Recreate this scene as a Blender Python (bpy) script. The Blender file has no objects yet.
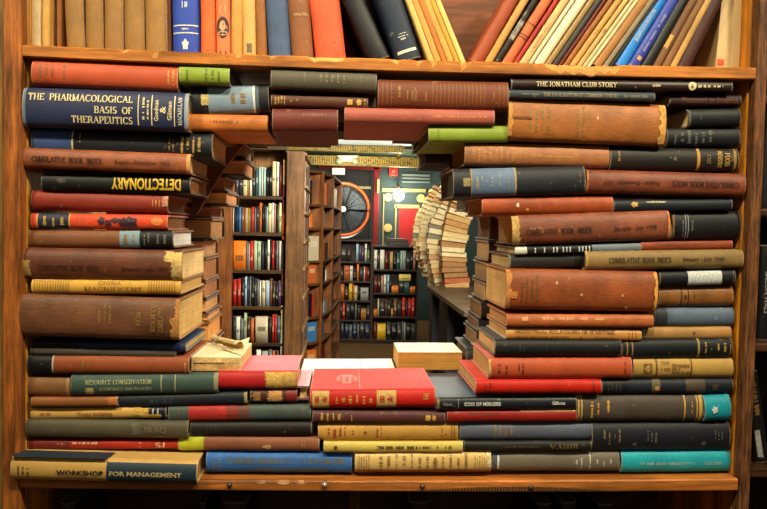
import bpy, bmesh, math, random
from mathutils import Vector, Matrix
R = math.radians
rnd = random.Random(7)
scn = bpy.context.scene
col = scn.collection

# ------------------------------------------------------------------ camera
F = 780.0; CX, CY = 383.5, 254.5
yaw, pitch, roll = R(3.1), R(2.0), R(1.15)
CAM = Vector((0.0, -1.18, 1.5))
fw = Vector((math.sin(yaw)*math.cos(pitch), math.cos(yaw)*math.cos(pitch), -math.sin(pitch)))
r0 = Vector((math.cos(yaw), -math.sin(yaw), 0.0))
u0 = r0.cross(fw)
rt = r0*math.cos(roll) + u0*math.sin(roll)
up = -r0*math.sin(roll) + u0*math.cos(roll)
cd = bpy.data.cameras.new('camera'); cam = bpy.data.objects.new('camera', cd); col.objects.link(cam)
cd.sensor_width = 36.0; cd.lens = F/767*36.0; cd.clip_start = 0.05; cd.clip_end = 60
cam.matrix_world = Matrix(((rt.x, up.x, -fw.x, CAM.x), (rt.y, up.y, -fw.y, CAM.y), (rt.z, up.z, -fw.z, CAM.z), (0, 0, 0, 1)))
scn.camera = cam

def P(px, py, y=0.0):
    """world point seen at pixel (px,py) on the vertical plane Y = y"""
    d = fw*F + rt*(px-CX) - up*(py-CY)
    return CAM + d*((y-CAM.y)/d.y)

def PZ(px, py, z):
    d = fw*F + rt*(px-CX) - up*(py-CY)
    return CAM + d*((z-CAM.z)/d.z)

# ------------------------------------------------------------------ colour helpers
def lin(c):
    out = []
    for v in c[:3]:
        v = v/255.0
        out.append(v/12.92 if v <= 0.04045 else ((v+0.055)/1.055)**2.4)
    return out
def mixc(a, b, t): return tuple(a[i]*(1-t)+b[i]*t for i in range(3))

# ------------------------------------------------------------------ materials
class NT:
    def __init__(s, name):
        s.m = bpy.data.materials.new(name); s.m.use_nodes = True
        s.t = s.m.node_tree; s.t.nodes.clear()
        s.out = s.n('ShaderNodeOutputMaterial'); s.b = s.n('ShaderNodeBsdfPrincipled')
        s.l(s.b.outputs[0], s.out.inputs[0])
    def n(s, ty, **kw):
        nd = s.t.nodes.new(ty)
        for k, v in kw.items(): setattr(nd, k, v)
        return nd
    def l(s, a, b): s.t.links.new(a, b)
    def val(s, sock, v): sock.default_value = v
    def noise(s, vec, scale, detail=4, rough=0.6):
        nd = s.n('ShaderNodeTexNoise'); nd.inputs['Scale'].default_value = scale
        nd.inputs['Detail'].default_value = detail; nd.inputs['Roughness'].default_value = rough
        s.l(vec, nd.inputs['Vector']); return nd.outputs[0]
    def ramp(s, fac, p0, c0, p1, c1):
        nd = s.n('ShaderNodeValToRGB'); e = nd.color_ramp.elements
        e[0].position = p0; e[0].color = (c0, c0, c0, 1) if not isinstance(c0, tuple) else c0
        e[1].position = p1; e[1].color = (c1, c1, c1, 1) if not isinstance(c1, tuple) else c1
        s.l(fac, nd.inputs[0]); return nd.outputs[0]
    def mix(s, kind, fac, a, b):
        nd = s.n('ShaderNodeMix', data_type='RGBA', blend_type=kind)
        if isinstance(fac, (int, float)): nd.inputs[0].default_value = fac
        else: s.l(fac, nd.inputs[0])
        for sock, v in ((nd.inputs[6], a), (nd.inputs[7], b)):
            if isinstance(v, tuple): sock.default_value = v
            else: s.l(v, sock)
        return nd.outputs[2]
    def math(s, op, a, b=0.0):
        nd = s.n('ShaderNodeMath', operation=op)
        for sock, v in ((nd.inputs[0], a), (nd.inputs[1], b)):
            if isinstance(v, (int, float)): sock.default_value = v
            else: s.l(v, sock)
        return nd.outputs[0]
    def coords(s, scale=(1, 1, 1), shift=True):
        tc = s.n('ShaderNodeTexCoord'); mp = s.n('ShaderNodeMapping'); mp.inputs['Scale'].default_value = scale
        s.l(tc.outputs['Object'], mp.inputs[0])
        if shift:
            oi = s.n('ShaderNodeObjectInfo'); mu = s.math('MULTIPLY', oi.outputs['Random'], 37.0)
            cx = s.n('ShaderNodeCombineXYZ'); s.l(mu, cx.inputs[0]); s.l(mu, cx.inputs[1]); s.l(mu, cx.inputs[2])
            s.l(cx.outputs[0], mp.inputs['Location'])
        return mp.outputs[0]
    def attr(s, name):
        a = s.n('ShaderNodeAttribute'); a.attribute_name = name; return a
    def bump(s, h, strength, dist=0.001):
        nd = s.n('ShaderNodeBump'); nd.inputs['Strength'].default_value = strength; nd.inputs['Distance'].default_value = dist
        s.l(h, nd.inputs['Height']); s.l(nd.outputs[0], s.b.inputs['Normal'])

def cover_mat(name, rough, spec, mott, weave, wearcol, bump=0.4):
    k = NT(name)
    tint = k.attr('tint').outputs['Color']; wear = k.attr('wear').outputs['Fac']
    v = k.coords(); vs = k.coords((1, 1, 6))
    n1 = k.noise(v, 22, 5); n2 = k.noise(vs, 90, 4); n3 = k.noise(v, 260, 3)
    a = k.ramp(n1, 0.3, 1.0-mott, 0.7, 1.0+mott*0.35)
    c = k.mix('MULTIPLY', 1.0, tint, a)
    b = k.ramp(n2, 0.3, 1.0-mott*0.5, 0.7, 1.06)
    c = k.mix('MULTIPLY', 1.0, c, b)
    # rubbed edges and scuffs
    wn = k.math('ADD', k.math('MULTIPLY', wear, 0.55), k.math('MULTIPLY', n2, 0.5))
    wf = k.ramp(wn, 0.60, 0.0, 0.80, 0.8)
    c = k.mix('MIX', wf, c, k.mix('MIX', 0.45, tint, wearcol))
    sc = k.ramp(k.noise(v, 120, 2, 0.4), 0.70, 0.0, 0.78, 0.35)
    c = k.mix('MIX', sc, c, k.mix('MIX', 0.5, tint, wearcol))
    k.l(c, k.b.inputs['Base Color'])
    k.b.inputs['Roughness'].default_value = rough
    k.b.inputs['Specular IOR Level'].default_value = spec
    h = k.math('ADD', k.math('MULTIPLY', n3, weave), n2)
    k.bump(h, bump, 0.0006)
    return k.m
M = {}
M['cloth'] = cover_mat('book cloth', 0.55, 0.35, 0.22, 0.8, (0.55, 0.45, 0.33, 1))
M['leather'] = cover_mat('old leather', 0.5, 0.4, 0.45, 0.5, (0.62, 0.40, 0.20, 1), 0.7)
M['jacket'] = cover_mat('paper dust jacket', 0.42, 0.4, 0.10, 0.1, (0.75, 0.68, 0.55, 1), 0.15)

def paper_mat():
    k = NT('page edges'); tint = k.attr('tint').outputs['Color']
    v = k.coords((2, 2, 260)); n = k.noise(v, 3.0, 3)
    v2 = k.coords(); n2 = k.noise(v2, 30, 4)
    c = k.mix('MULTIPLY', 1.0, tint, k.ramp(n, 0.3, 0.74, 0.65, 1.1))
    c = k.mix('MULTIPLY', 1.0, c, k.ramp(n2, 0.3, 0.8, 0.7, 1.05))
    k.l(c, k.b.inputs['Base Color']); k.b.inputs['Roughness'].default_value = 0.85
    k.b.inputs['Specular IOR Level'].default_value = 0.15
    k.bump(n, 0.5, 0.0008); return k.m
M['paper'] = paper_mat()

def print_mat(name, rough, metal=0.0):
    k = NT(name); tint = k.attr('tint').outputs['Color']
    n = k.noise(k.coords(), 500, 3)
    c = k.mix('MULTIPLY', 1.0, tint, k.ramp(n, 0.35, 0.6, 0.6, 1.05))
    k.l(c, k.b.inputs['Base Color']); k.b.inputs['Roughness'].default_value = rough
    k.b.inputs['Metallic'].default_value = metal; return k.m
M['ink'] = print_mat('stamped lettering', 0.55)

def torn_mat():
    k = NT('torn paper and bare board'); tint = k.attr('tint').outputs['Color']
    v = k.coords((1, 1, 1)); n = k.noise(v, 160, 6, 0.7); n2 = k.noise(v, 45, 3)
    c = k.mix('MULTIPLY', 1.0, tint, k.ramp(n, 0.3, 0.55, 0.65, 1.15))
    c = k.mix('MULTIPLY', 1.0, c, k.ramp(n2, 0.35, 0.75, 0.6, 1.05))
    k.l(c, k.b.inputs['Base Color']); k.b.inputs['Roughness'].default_value = 0.9
    k.bump(n, 0.9, 0.0015); return k.m
M['torn'] = torn_mat()

def wood_mat(name, axis, rough=0.45, dark=0.35, fq=1.0):
    k = NT(name); tint = k.attr('tint').outputs['Color']
    sc = {'x': (1, 14, 14), 'y': (14, 1, 14), 'z': (14, 14, 1)}[axis]
    v = k.coords(sc); v1 = k.coords((1, 1, 1))
    n = k.noise(v, 3.2*fq, 8, 0.68); n2 = k.noise(v, 16*fq, 4); n3 = k.noise(v1, 5*fq, 4)
    c = k.mix('MULTIPLY', 1.0, tint, k.ramp(n, 0.34, dark, 0.62, 1.12))
    c = k.mix('MULTIPLY', 1.0, c, k.ramp(n2, 0.35, 0.72, 0.6, 1.08))
    c = k.mix('MULTIPLY', 1.0, c, k.ramp(n3, 0.33, 0.62, 0.6, 1.1))
    k.l(c, k.b.inputs['Base Color']); k.b.inputs['Roughness'].default_value = rough
    k.b.inputs['Specular IOR Level'].default_value = 0.35
    k.bump(n2, 0.35, 0.001); return k.m
M['wood_x'] = wood_mat('varnished shelf wood', 'x'); M['wood_z'] = wood_mat('varnished upright wood', 'z')
M['wood_post'] = wood_mat('worn rough upright wood', 'z', 0.6, 0.08, 6.0); M['wood_front'] = wood_mat('worn varnished front wood', 'z', 0.5, 0.2, 2.0)

def plain_mat(name, rough, spec=0.3, metal=0.0, var=0.15, scale=12):
    k = NT(name); tint = k.attr('tint').outputs['Color']
    n = k.noise(k.coords(), scale, 5)
    c = k.mix('MULTIPLY', 1.0, tint, k.ramp(n, 0.3, 1-var, 0.7, 1+var*0.4))
    k.l(c, k.b.inputs['Base Color']); k.b.inputs['Roughness'].default_value = rough
    k.b.inputs['Specular IOR Level'].default_value = spec; k.b.inputs['Metallic'].default_value = metal
    return k.m
M['paint'] = plain_mat('painted surface', 0.6); M['metal'] = plain_mat('metal', 0.4, 0.5, 0.7)
M['carpet'] = plain_mat('carpet', 0.95, 0.1, 0, 0.4, 60); M['plastic'] = plain_mat('plastic', 0.4, 0.5, 0, 0.05)
def beam_mat():
    k = NT('gilt perforated moulding'); tint = k.attr('tint').outputs['Color']
    w = k.n('ShaderNodeTexVoronoi'); w.inputs['Scale'].default_value = 14
    k.l(k.coords((1, 1, 1.6), False), w.inputs['Vector'])
    c = k.mix('MULTIPLY', 1.0, tint, k.ramp(w.outputs['Distance'], 0.15, 0.15, 0.5, 1.15))
    k.l(c, k.b.inputs['Base Color']); k.b.inputs['Roughness'].default_value = 0.5; return k.m
M['beam'] = beam_mat()
def emit_mat(name, c, s):
    k = NT(name); k.b.inputs['Base Color'].default_value = (*c, 1)
    k.b.inputs['Emission Color'].default_value = (*c, 1); k.b.inputs['Emission Strength'].default_value = s; return k.m
M['bulb'] = emit_mat('glowing bulb glass', (1.0, 0.93, 0.72), 60.0)
M['tube'] = emit_mat('lit lamp diffuser', (0.9, 1.0, 0.88), 0.5)

# ------------------------------------------------------------------ mesh collector
class MB:
    def __init__(s): s.v = []; s.f = []; s.c = []; s.w = []; s.sm = []
    def vert(s, p, w=0.0): s.v.append(tuple(p)); s.w.append(w); return len(s.v)-1
    def face(s, ids, c, smooth=False): s.f.append(tuple(ids)); s.c.append(c); s.sm.append(smooth)
    def box(s, a, b, c):
        x0, y0, z0 = a; x1, y1, z1 = b
        i = [s.vert(p) for p in ((x0,y0,z0),(x1,y0,z0),(x1,y1,z0),(x0,y1,z0),(x0,y0,z1),(x1,y0,z1),(x1,y1,z1),(x0,y1,z1))]
        for q in ((0,3,2,1),(4,5,6,7),(0,1,5,4),(1,2,6,5),(2,3,7,6),(3,0,4,7)): s.face([i[k] for k in q], c)
    def hexa(s, p, c):
        """eight corner points, bottom ring then top ring"""
        i = [s.vert(q) for q in p]
        for q in ((0,3,2,1),(4,5,6,7),(0,1,5,4),(1,2,6,5),(2,3,7,6),(3,0,4,7)): s.face([i[k] for k in q], c)
    def prism(s, pts, vec, c):
        n = len(pts); a = [s.vert(p) for p in pts]; b = [s.vert(Vector(p)+Vector(vec)) for p in pts]
        s.face(a[::-1], c); s.face(b, c)
        for k in range(n): s.face((a[k], a[(k+1)%n], b[(k+1)%n], b[k]), c)
    def tube(s, pts, rad, c, seg=10, closed=False):
        rings = []; n = len(pts); pts = [Vector(p) for p in pts]
        for k, p in enumerate(pts):
            t = (pts[(k+1)%n]-pts[k-1]) if closed or 0 < k < n-1 else (pts[1]-pts[0] if k == 0 else pts[-1]-pts[-2])
            t.normalize(); a = t.cross(Vector((0, 0, 1)))
            if a.length < 1e-3: a = t.cross(Vector((1, 0, 0)))
            a.normalize(); b = t.cross(a); rr = rad[k] if isinstance(rad, (list, tuple)) else rad
            rings.append([s.vert(p + a*rr*math.cos(2*math.pi*j/seg) + b*rr*math.sin(2*math.pi*j/seg)) for j in range(seg)])
        for k in range(n if closed else n-1):
            A, B = rings[k], rings[(k+1)%n]
            for j in range(seg): s.face((A[j], A[(j+1)%seg], B[(j+1)%seg], B[j]), c, True)
        if not closed: s.face(rings[0], c); s.face(rings[-1][::-1], c)
    def sphere(s, ctr, r, c, seg=20, rings=12, sz=1.0):
        g = []
        for i in range(1, rings):
            th = math.pi*i/rings
            g.append([s.vert((ctr[0]+r*math.sin(th)*math.cos(2*math.pi*j/seg), ctr[1]+r*math.sin(th)*math.sin(2*math.pi*j/seg), ctr[2]+r*sz*math.cos(th))) for j in range(seg)])
        t = s.vert((ctr[0], ctr[1], ctr[2]+r*sz)); b = s.vert((ctr[0], ctr[1], ctr[2]-r*sz))
        for i in range(rings-2):
            for j in range(seg): s.face((g[i][j], g[i+1][j], g[i+1][(j+1)%seg], g[i][(j+1)%seg]), c, True)
        for j in range(seg):
            s.face((t, g[0][j], g[0][(j+1)%seg]), c, True); s.face((b, g[-1][(j+1)%seg], g[-1][j]), c, True)
    def build(s, name, m, parent=None, bevel=0.0, loc=None):
        me = bpy.data.meshes.new(name); me.from_pydata(s.v, [], s.f); me.update()
        bm = bmesh.new(); bm.from_mesh(me); bmesh.ops.recalc_face_normals(bm, faces=bm.faces); bm.to_mesh(me); bm.free()
        at = me.color_attributes.new('tint', 'FLOAT_COLOR', 'CORNER')
        buf = []
        for p in me.polygons:
            c = lin(s.c[p.index]); buf += ([c[0], c[1], c[2], 1.0]*p.loop_total)
        at.data.foreach_set('color', buf)
        if any(s.w):
            wa = me.attributes.new('wear', 'FLOAT', 'POINT'); wa.data.foreach_set('value', s.w)
        me.polygons.foreach_set('use_smooth', s.sm)
        me.materials.append(m)
        o = bpy.data.objects.new(name, me); col.objects.link(o)
        if parent: o.parent = parent
        if loc is not None: o.location = loc
        if bevel:
            b = o.modifiers.new('rounded edges', 'BEVEL'); b.width = bevel; b.segments = 2; b.limit_method = 'ANGLE'
        return o
def empty(name, loc, label, cat, group=None, rot=(0, 0, 0)):
    o = bpy.data.objects.new(name, None); col.objects.link(o); o.location = loc; o.rotation_euler = rot
    o.empty_display_size = 0.05
    return tag(o, label, cat, group)
def tag(o, label, cat, group=None):
    o['label'] = label; o['category'] = cat
    if group: o['group'] = group
    return o
def struct(o): o['kind'] = 'structure'; return o

# ------------------------------------------------------------------ a small serif stroke alphabet for the stamped capitals
def _arc(cx, cy, rx, ry, a0, a1, n=10): return [(cx+rx*math.cos(R(a0+(a1-a0)*i/n)), cy+ry*math.sin(R(a0+(a1-a0)*i/n))) for i in range(n+1)]
def _v(x): return ('v', x)
GLY = {
 'A': (.86, [[(.43,1),(.08,0)],[(.43,1),(.78,0)],[(.2,.33),(.66,.33)]], [(.08,0),(.78,0)]),
 'B': (.72, [[(.14,0),(.14,1)],[(.14,1)]+_arc(.38,.76,.22,.24,90,-90)+[(.14,.52)],[(.14,.52)]+_arc(.4,.26,.26,.26,90,-90)+[(.14,0)]], [(.1,0),(.1,1)]),
 'C': (.80, [_arc(.45,.5,.37,.5,45,315,18)], [(.72,.86),(.72,.14)]),
 'D': (.82, [[(.14,0),(.14,1)],[(.14,1)]+_arc(.36,.5,.38,.5,90,-90,14)+[(.14,0)]], [(.1,0),(.1,1)]),
 'E': (.68, [[(.14,0),(.14,1)],[(.14,1),(.6,1),(.6,.85)],[(.14,.52),(.48,.52)],[(.14,0),(.6,0),(.62,.18)]], [(.1,0),(.1,1)]),
 'F': (.64, [[(.14,0),(.14,1)],[(.14,1),(.58,1),(.58,.85)],[(.14,.5),(.46,.5)]], [(.14,0),(.1,1)]),
 'G': (.84, [_arc(.45,.5,.37,.5,45,320,18),[(.74,.0),(.74,.42)]], [(.74,.42),(.72,.86)]),
 'H': (.88, [[(.16,0),(.16,1)],[(.72,0),(.72,1)],[(.16,.52),(.72,.52)]], [(.16,0),(.16,1),(.72,0),(.72,1)]),
 'I': (.36, [[(.18,0),(.18,1)]], [(.18,0),(.18,1)]),
 'J': (.46, [[(.28,1),(.28,.15)],_arc(.14,.15,.14,.15,0,-150,6)], [(.28,1)]),
 'K': (.82, [[(.16,0),(.16,1)],[(.68,1),(.18,.45)],[(.3,.58),(.74,0)]], [(.16,0),(.16,1),(.68,1),(.74,0)]),
 'L': (.66, [[(.16,0),(.16,1)],[(.16,0),(.58,0),(.6,.2)]], [(.16,1),(.12,0)]),
 'M': (1.02, [[(.14,0),(.14,1)],[(.14,1),(.5,.05)],[(.5,.05),(.86,1)],[(.88,0),(.88,1)]], [(.14,0),(.1,1),(.88,0),(.92,1)]),
 'N': (.88, [[(.16,0),(.16,1)],[(.16,1),(.72,0)],[(.72,0),(.72,1)]], [(.16,0),(.12,1),(.72,1)]),
 'O': (.88, [_arc(.44,.5,.37,.5,0,360,24)], []),
 'P': (.68, [[(.14,0),(.14,1)],[(.14,1)]+_arc(.38,.73,.24,.27,90,-90)+[(.14,.46)]], [(.14,0),(.1,1)]),
 'Q': (.88, [_arc(.44,.5,.37,.5,0,360,24),[(.45,.1),(.82,-.15)]], []),
 'R': (.80, [[(.14,0),(.14,1)],[(.14,1)]+_arc(.38,.74,.23,.26,90,-90)+[(.14,.48)],[(.4,.48),(.72,0)]], [(.14,0),(.1,1),(.72,0)]),
 'S': (.62, [_arc(.31,.75,.21,.25,50,270,10)+_arc(.31,.26,.23,.26,90,-140,10)[1:]], [(.46,.93),(.1,.08)]),
 'T': (.74, [[(.37,0),(.37,1)],[(.06,.82),(.08,1),(.66,1),(.68,.82)]], [(.37,0)]),
 'U': (.84, [[(.16,1),(.16,.3)]+_arc(.42,.3,.26,.3,180,360,10)+[(.68,1)]], [(.16,1),(.68,1)]),
 'V': (.84, [[(.08,1),(.42,0)],[(.42,0),(.76,1)]], [(.08,1),(.76,1)]),
 'W': (1.16, [[(.08,1),(.34,0)],[(.34,0),(.58,.9)],[(.58,.9),(.82,0)],[(.82,0),(1.08,1)]], [(.08,1),(1.08,1)]),
 'X': (.82, [[(.1,1),(.72,0)],[(.7,1),(.1,0)]], [(.1,1),(.72,0),(.7,1),(.1,0)]),
 'Y': (.80, [[(.08,1),(.4,.48)],[(.72,1),(.4,.48)],[(.4,.48),(.4,0)]], [(.08,1),(.72,1),(.4,0)]),
 'Z': (.70, [[(.1,.82),(.1,1),(.6,1),(.08,0),(.62,0),(.62,.18)]], []),
 '-': (.4, [[(.06,.4),(.34,.4)]], []), '.': (.26, [[(.1,.03),(.16,.03)]], []), ',': (.26, [[(.14,.08),(.08,-.14)]], []),
 '0': (.64, [_arc(.32,.5,.25,.5,0,360,20)], []), '1': (.44, [[(.22,0),(.22,1),(.08,.85)]], [(.22,0)]),
 '2': (.62, [_arc(.3,.72,.22,.28,170,-30,8)+[(.06,0),(.56,0)]], []), '3': (.6, [_arc(.28,.75,.2,.25,150,-80,8),_arc(.28,.27,.24,.27,80,-150,8)], []),
 '4': (.64, [[(.44,0),(.44,1),(.05,.3),(.6,.3)]], []), '5': (.6, [[(.52,1),(.14,1),(.12,.58)]+_arc(.28,.32,.25,.32,120,-150,9)], []),
 '6': (.62, [_arc(.32,.32,.25,.32,0,360,14),_arc(.5,.32,.43,.68,180,95,6)], []), '7': (.6, [[(.06,.85),(.06,1),(.54,1),(.2,0)]], []),
 '8': (.62, [_arc(.31,.75,.2,.25,0,360,14),_arc(.31,.26,.25,.26,0,360,14)], []), '9': (.62, [_arc(.3,.68,.25,.32,0,360,14),_arc(.12,.68,.43,.68,0,-85,6)], []),
}
def serif_quads(s, weight=1.0):
    """quads of the string in glyph units: cap height 1"""
    x = 0.0; quads = []; TH, TN = .145*weight, .06*weight
    for ch in s:
        if ch == ' ': x += .38; continue
        small = ch.islower(); g = GLY.get(ch.upper())
        if g is None: x += .4; continue
        k = .78 if small else 1.0; wd, strokes, ser = g
        for st in strokes:
            for (xa, ya), (xb, yb) in zip(st, st[1:]):
                dx, dy = xb-xa, yb-ya; ln = math.hypot(dx, dy)
                if ln < 1e-6: continue
                if abs(dx) < .25*abs(dy) or len(st) > 5: w = TN+(TH-TN)*abs(dy)/ln
                else: w = TN if abs(dy) < .3*abs(dx) else (TH if dx*dy < 0 else TN*1.2)
                nx, ny = -dy/ln*w/2, dx/ln*w/2; ex, ey = dx/ln*w*.18, dy/ln*w*.18
                quads.append([(x+k*px, k*py) for px, py in ((xa+nx-ex, ya+ny-ey), (xa-nx-ex, ya-ny-ey), (xb-nx+ex, yb-ny+ey), (xb+nx+ex, yb+ny+ey))])
        for (sx, sy) in ser:
            hw = .13; y0 = sy-TN*.5 if sy > .5 else sy-TN*.4
            quads.append([(x+k*px, k*py) for px, py in ((sx-hw, y0), (sx+hw, y0), (sx+hw, y0+TN), (sx-hw, y0+TN))])
        x += k*wd+.09
    return quads, x

# ------------------------------------------------------------------ lettering
def text_mesh(s, x0, x1, zc, h, rot, color, prof, parent, name='title_lettering', bold=0.012, serif=None):
    """text fitted into a box: for rot 0/180 the box is x0..x1 wide and h high, for +-90 the run goes along z"""
    if s in ('WORKSHOP', 'FOR MANAGEMENT', 'DETECTIONARY', 'COIX OF MERGERS', 'BACON WALS'): serif, bold = False, .03
    if serif is None: serif = all(c.isupper() or c in ' -.,0123456789' for c in s)
    if x1 < x0: x0, x1 = x1, x0
    bm = bmesh.new()
    if serif:
        q, _ = serif_quads(s, 1.3 if h > .0085 else 1.05)
        for quad in q:
            vs = [bm.verts.new((a, b, 0)) for a, b in quad]; bm.faces.new(vs)
    else:
        cu = bpy.data.curves.new('t', 'FONT'); cu.body = s; cu.resolution_u = 2; cu.offset = bold
        to = bpy.data.objects.new('t', cu); col.objects.link(to)
        dg = bpy.context.evaluated_depsgraph_get(); me = bpy.data.meshes.new_from_object(to.evaluated_get(dg))
        bpy.data.objects.remove(to); bpy.data.curves.remove(cu); bm.from_mesh(me); bpy.data.meshes.remove(me)
    xs = [v.co.x for v in bm.verts]; ys = [v.co.y for v in bm.verts]
    ax, bx, ay, by = min(xs), max(xs), min(ys), max(ys); cxm = (x0+x1)/2
    for v in bm.verts:
        u = (v.co.x-ax)/max(bx-ax, 1e-6)-0.5; w = (v.co.y-ay)/max(by-ay, 1e-6)-0.5
        if rot == 0: x, z = u*(x1-x0), w*h
        elif rot == 180: x, z = -u*(x1-x0), -w*h
        elif rot == 90: x, z = -w*(x1-x0), u*h      # reads upward
        else: x, z = w*(x1-x0), -u*h                # reads downward
        v.co = (cxm+x, 0, zc+z)
    n = 5
    for i in range(1, n+1):
        bmesh.ops.bisect_plane(bm, geom=bm.verts[:]+bm.edges[:]+bm.faces[:], plane_co=(0, 0, zc-h/2+h*i/(n+1)), plane_no=(0, 0, 1))
    for v in bm.verts: v.co.y = prof(v.co.z)-0.0012
    bmesh.ops.recalc_face_normals(bm, faces=bm.faces)
    me = bpy.data.meshes.new(name); bm.to_mesh(me); bm.free()
    me.materials.append(M['ink'])
    at = me.color_attributes.new('tint', 'FLOAT_COLOR', 'CORNER'); c = lin(color)
    at.data.foreach_set('color', [c[0], c[1], c[2], 1.0]*len(me.loops))
    o = bpy.data.objects.new(name, me); col.objects.link(o); o.parent = parent
    return o

# ------------------------------------------------------------------ one book
def make_book(A, ang, L, T, D, color, label, group, kind='cloth', pages=(205, 175, 125), flip=False, bands=(), marks=(),
              rz=0.0, bulge=None, name='book', seed=0, wear=1.0, overhang=0.003, topcol=None, yaw_about=0.0, cat='book'):
    """A = world point of the upper left corner of the spine. local x runs along the spine, y into the shelf, z up the thickness"""
    rn = random.Random(seed*131+int(L*1e4))
    ex = Vector((math.cos(ang), 0, math.sin(ang))); ez = Vector((-math.sin(ang), 0, math.cos(ang)))
    org = Vector(A) + ex*(L/2) - ez*T
    root = empty(name, org, label, cat, group); root.rotation_euler = (0, -ang, rz)
    if rz: root.rotation_mode = 'XYZ'
    hard = kind != 'paper'
    b = (min(0.30*T, 0.0115) if hard else 0.0006) if bulge is None else bulge
    ct = min(0.0028, T*0.14) if hard else 0.0007
    ov = overhang if hard else 0.0
    S = 9
    def prof(z):
        t = max(-1, min(1, (z-T/2)/(T/2)))
        y = b - b*math.sqrt(max(0.0, 1-t*t)); return (D-y) if flip else y
    out = []; inn = []
    g = min(0.0012, T*0.06) if hard else 0
    j = b+0.0065
    out += [(D, T), (j+0.006, T)]; inn += [(D, T-ct), (j+0.006, T-ct)]
    if hard: out += [(j+0.001, T-g), (j-0.004, T)]; inn += [(j+0.001, T-ct-g*.4), (j-0.004, T-ct)]
    for k in range(S+1):
        t = math.pi/2 - math.pi*k/S
        out.append((b-b*math.cos(t), T/2+T/2*math.sin(t)))
        inn.append((b-b*math.cos(t)+ct*max(0.3, math.cos(t)), T/2+(T/2-ct)*math.sin(t)))
    if hard: out += [(j-0.004, 0), (j+0.001, g)]; inn += [(j-0.004, ct), (j+0.001, ct+g*.4)]
    out += [(j+0.006, 0), (D, 0)]; inn += [(j+0.006, ct), (D, ct)]
    n = len(out); nb = 4 if hard else 2      # first spine index
    e = min(0.005, L*0.08)
    xs = {-L/2, -L/2+e*0.35, -L/2+e, L/2-e, L/2-e*0.35, L/2}
    for q in range(1, 8): xs.add(-L/2+L*q/8)
    for (u0_, u1_, c_) in bands:
        for u in (u0_, u1_): xs.add(max(-L/2, min(L/2, u)))
    xs = sorted(xs); xs = [x for i, x in enumerate(xs) if i == 0 or x-xs[i-1] > 1e-5]
    mb = MB(); ring = []
    ph = rn.uniform(0, 6.28)
    for x in xs:
        w = max(0, 1-min(x+L/2, L/2-x)/e)
        wob = 0.0004*math.sin(x*55+ph)+rn.uniform(-1, 1)*0.00015
        ro = []; ri = []
        for k, (y, z) in enumerate(out):
            yy = y+wob*0.8 + (0.0006*w if nb <= k <= nb+S else 0)
            zz = z + (wob*0.4 if nb <= k <= nb+S else 0)
            edge = 0.8 if k in (nb, nb+1, nb+S-1, nb+S) else 0.0
            ro.append(mb.vert((x, D-yy if flip else yy, zz), max(w, edge*0.7)*wear))
            iy, iz = inn[k]; ri.append(mb.vert((x, D-iy-.0 if flip else iy+wob*0.8, iz), w*wear))
        ring.append((ro, ri))
    for i in range(len(xs)-1):
        xm = (xs[i]+xs[i+1])/2; cb = color
        for (u0_, u1_, c_) in bands:
            if u0_ <= xm <= u1_: cb = c_
        (ro, ri), (qo, qi) = ring[i], ring[i+1]
        for k in range(n-1):
            spine = nb <= k < nb+S
            cc = cb if spine else (color if topcol is None or k >= nb else topcol)
            mb.face((ro[k], qo[k], qo[k+1], ro[k+1]), cc, True)
            mb.face((ri[k], ri[k+1], qi[k+1], qi[k]), mixc(color, (190, 160, 120), 0.5), False)
        mb.face((ro[0], ri[0], qi[0], qo[0]), color); mb.face((ro[n-1], qo[n-1], qi[n-1], ri[n-1]), color)
    for (ro, ri) in (ring[0], ring[-1]):
        for k in range(n-1): mb.face((ro[k], ro[k+1], ri[k+1], ri[k]), mixc(color, (170, 140, 100), 0.25))
    o = mb.build('cover', M['jacket' if kind == 'paper' else kind], root)
    o.data.set_sharp_from_angle(angle=R(38))
    # page block
    pb = MB(); x0, x1 = -L/2+ov+0.0006, L/2-ov-0.0006; y0, y1 = b+ct+0.0004, D-ov-0.0006; z0, z1 = ct, T-ct
    if z1-z0 > 0.0015:
        NX = 6
        cr = 0.0022 if hard else 0.0
        sect = []
        for q in range(NX+1):
            x = x0+(x1-x0)*q/NX; dy = rn.uniform(-.0005, .0005); pts = []
            for (y, z) in ((y0, z0), (y1, z0), (y1-cr*.8, z0+(z1-z0)*.25), (y1-cr, (z0+z1)/2), (y1-cr*.8, z0+(z1-z0)*.75), (y1, z1), (y0, z1)):
                yy = y+(dy if y > y0 else 0); pts.append(pb.vert((x, D-yy if flip else yy, z)))
            sect.append(pts)
        for q in range(NX):
            a_, b_ = sect[q], sect[q+1]
            for k in range(7): pb.face((a_[k], b_[k], b_[(k+1)%7], a_[(k+1)%7]), pages)
        pb.face(sect[0], pages); pb.face(sect[-1][::-1], pages)
        pb.build('page_block', M['paper'], root)
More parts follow.
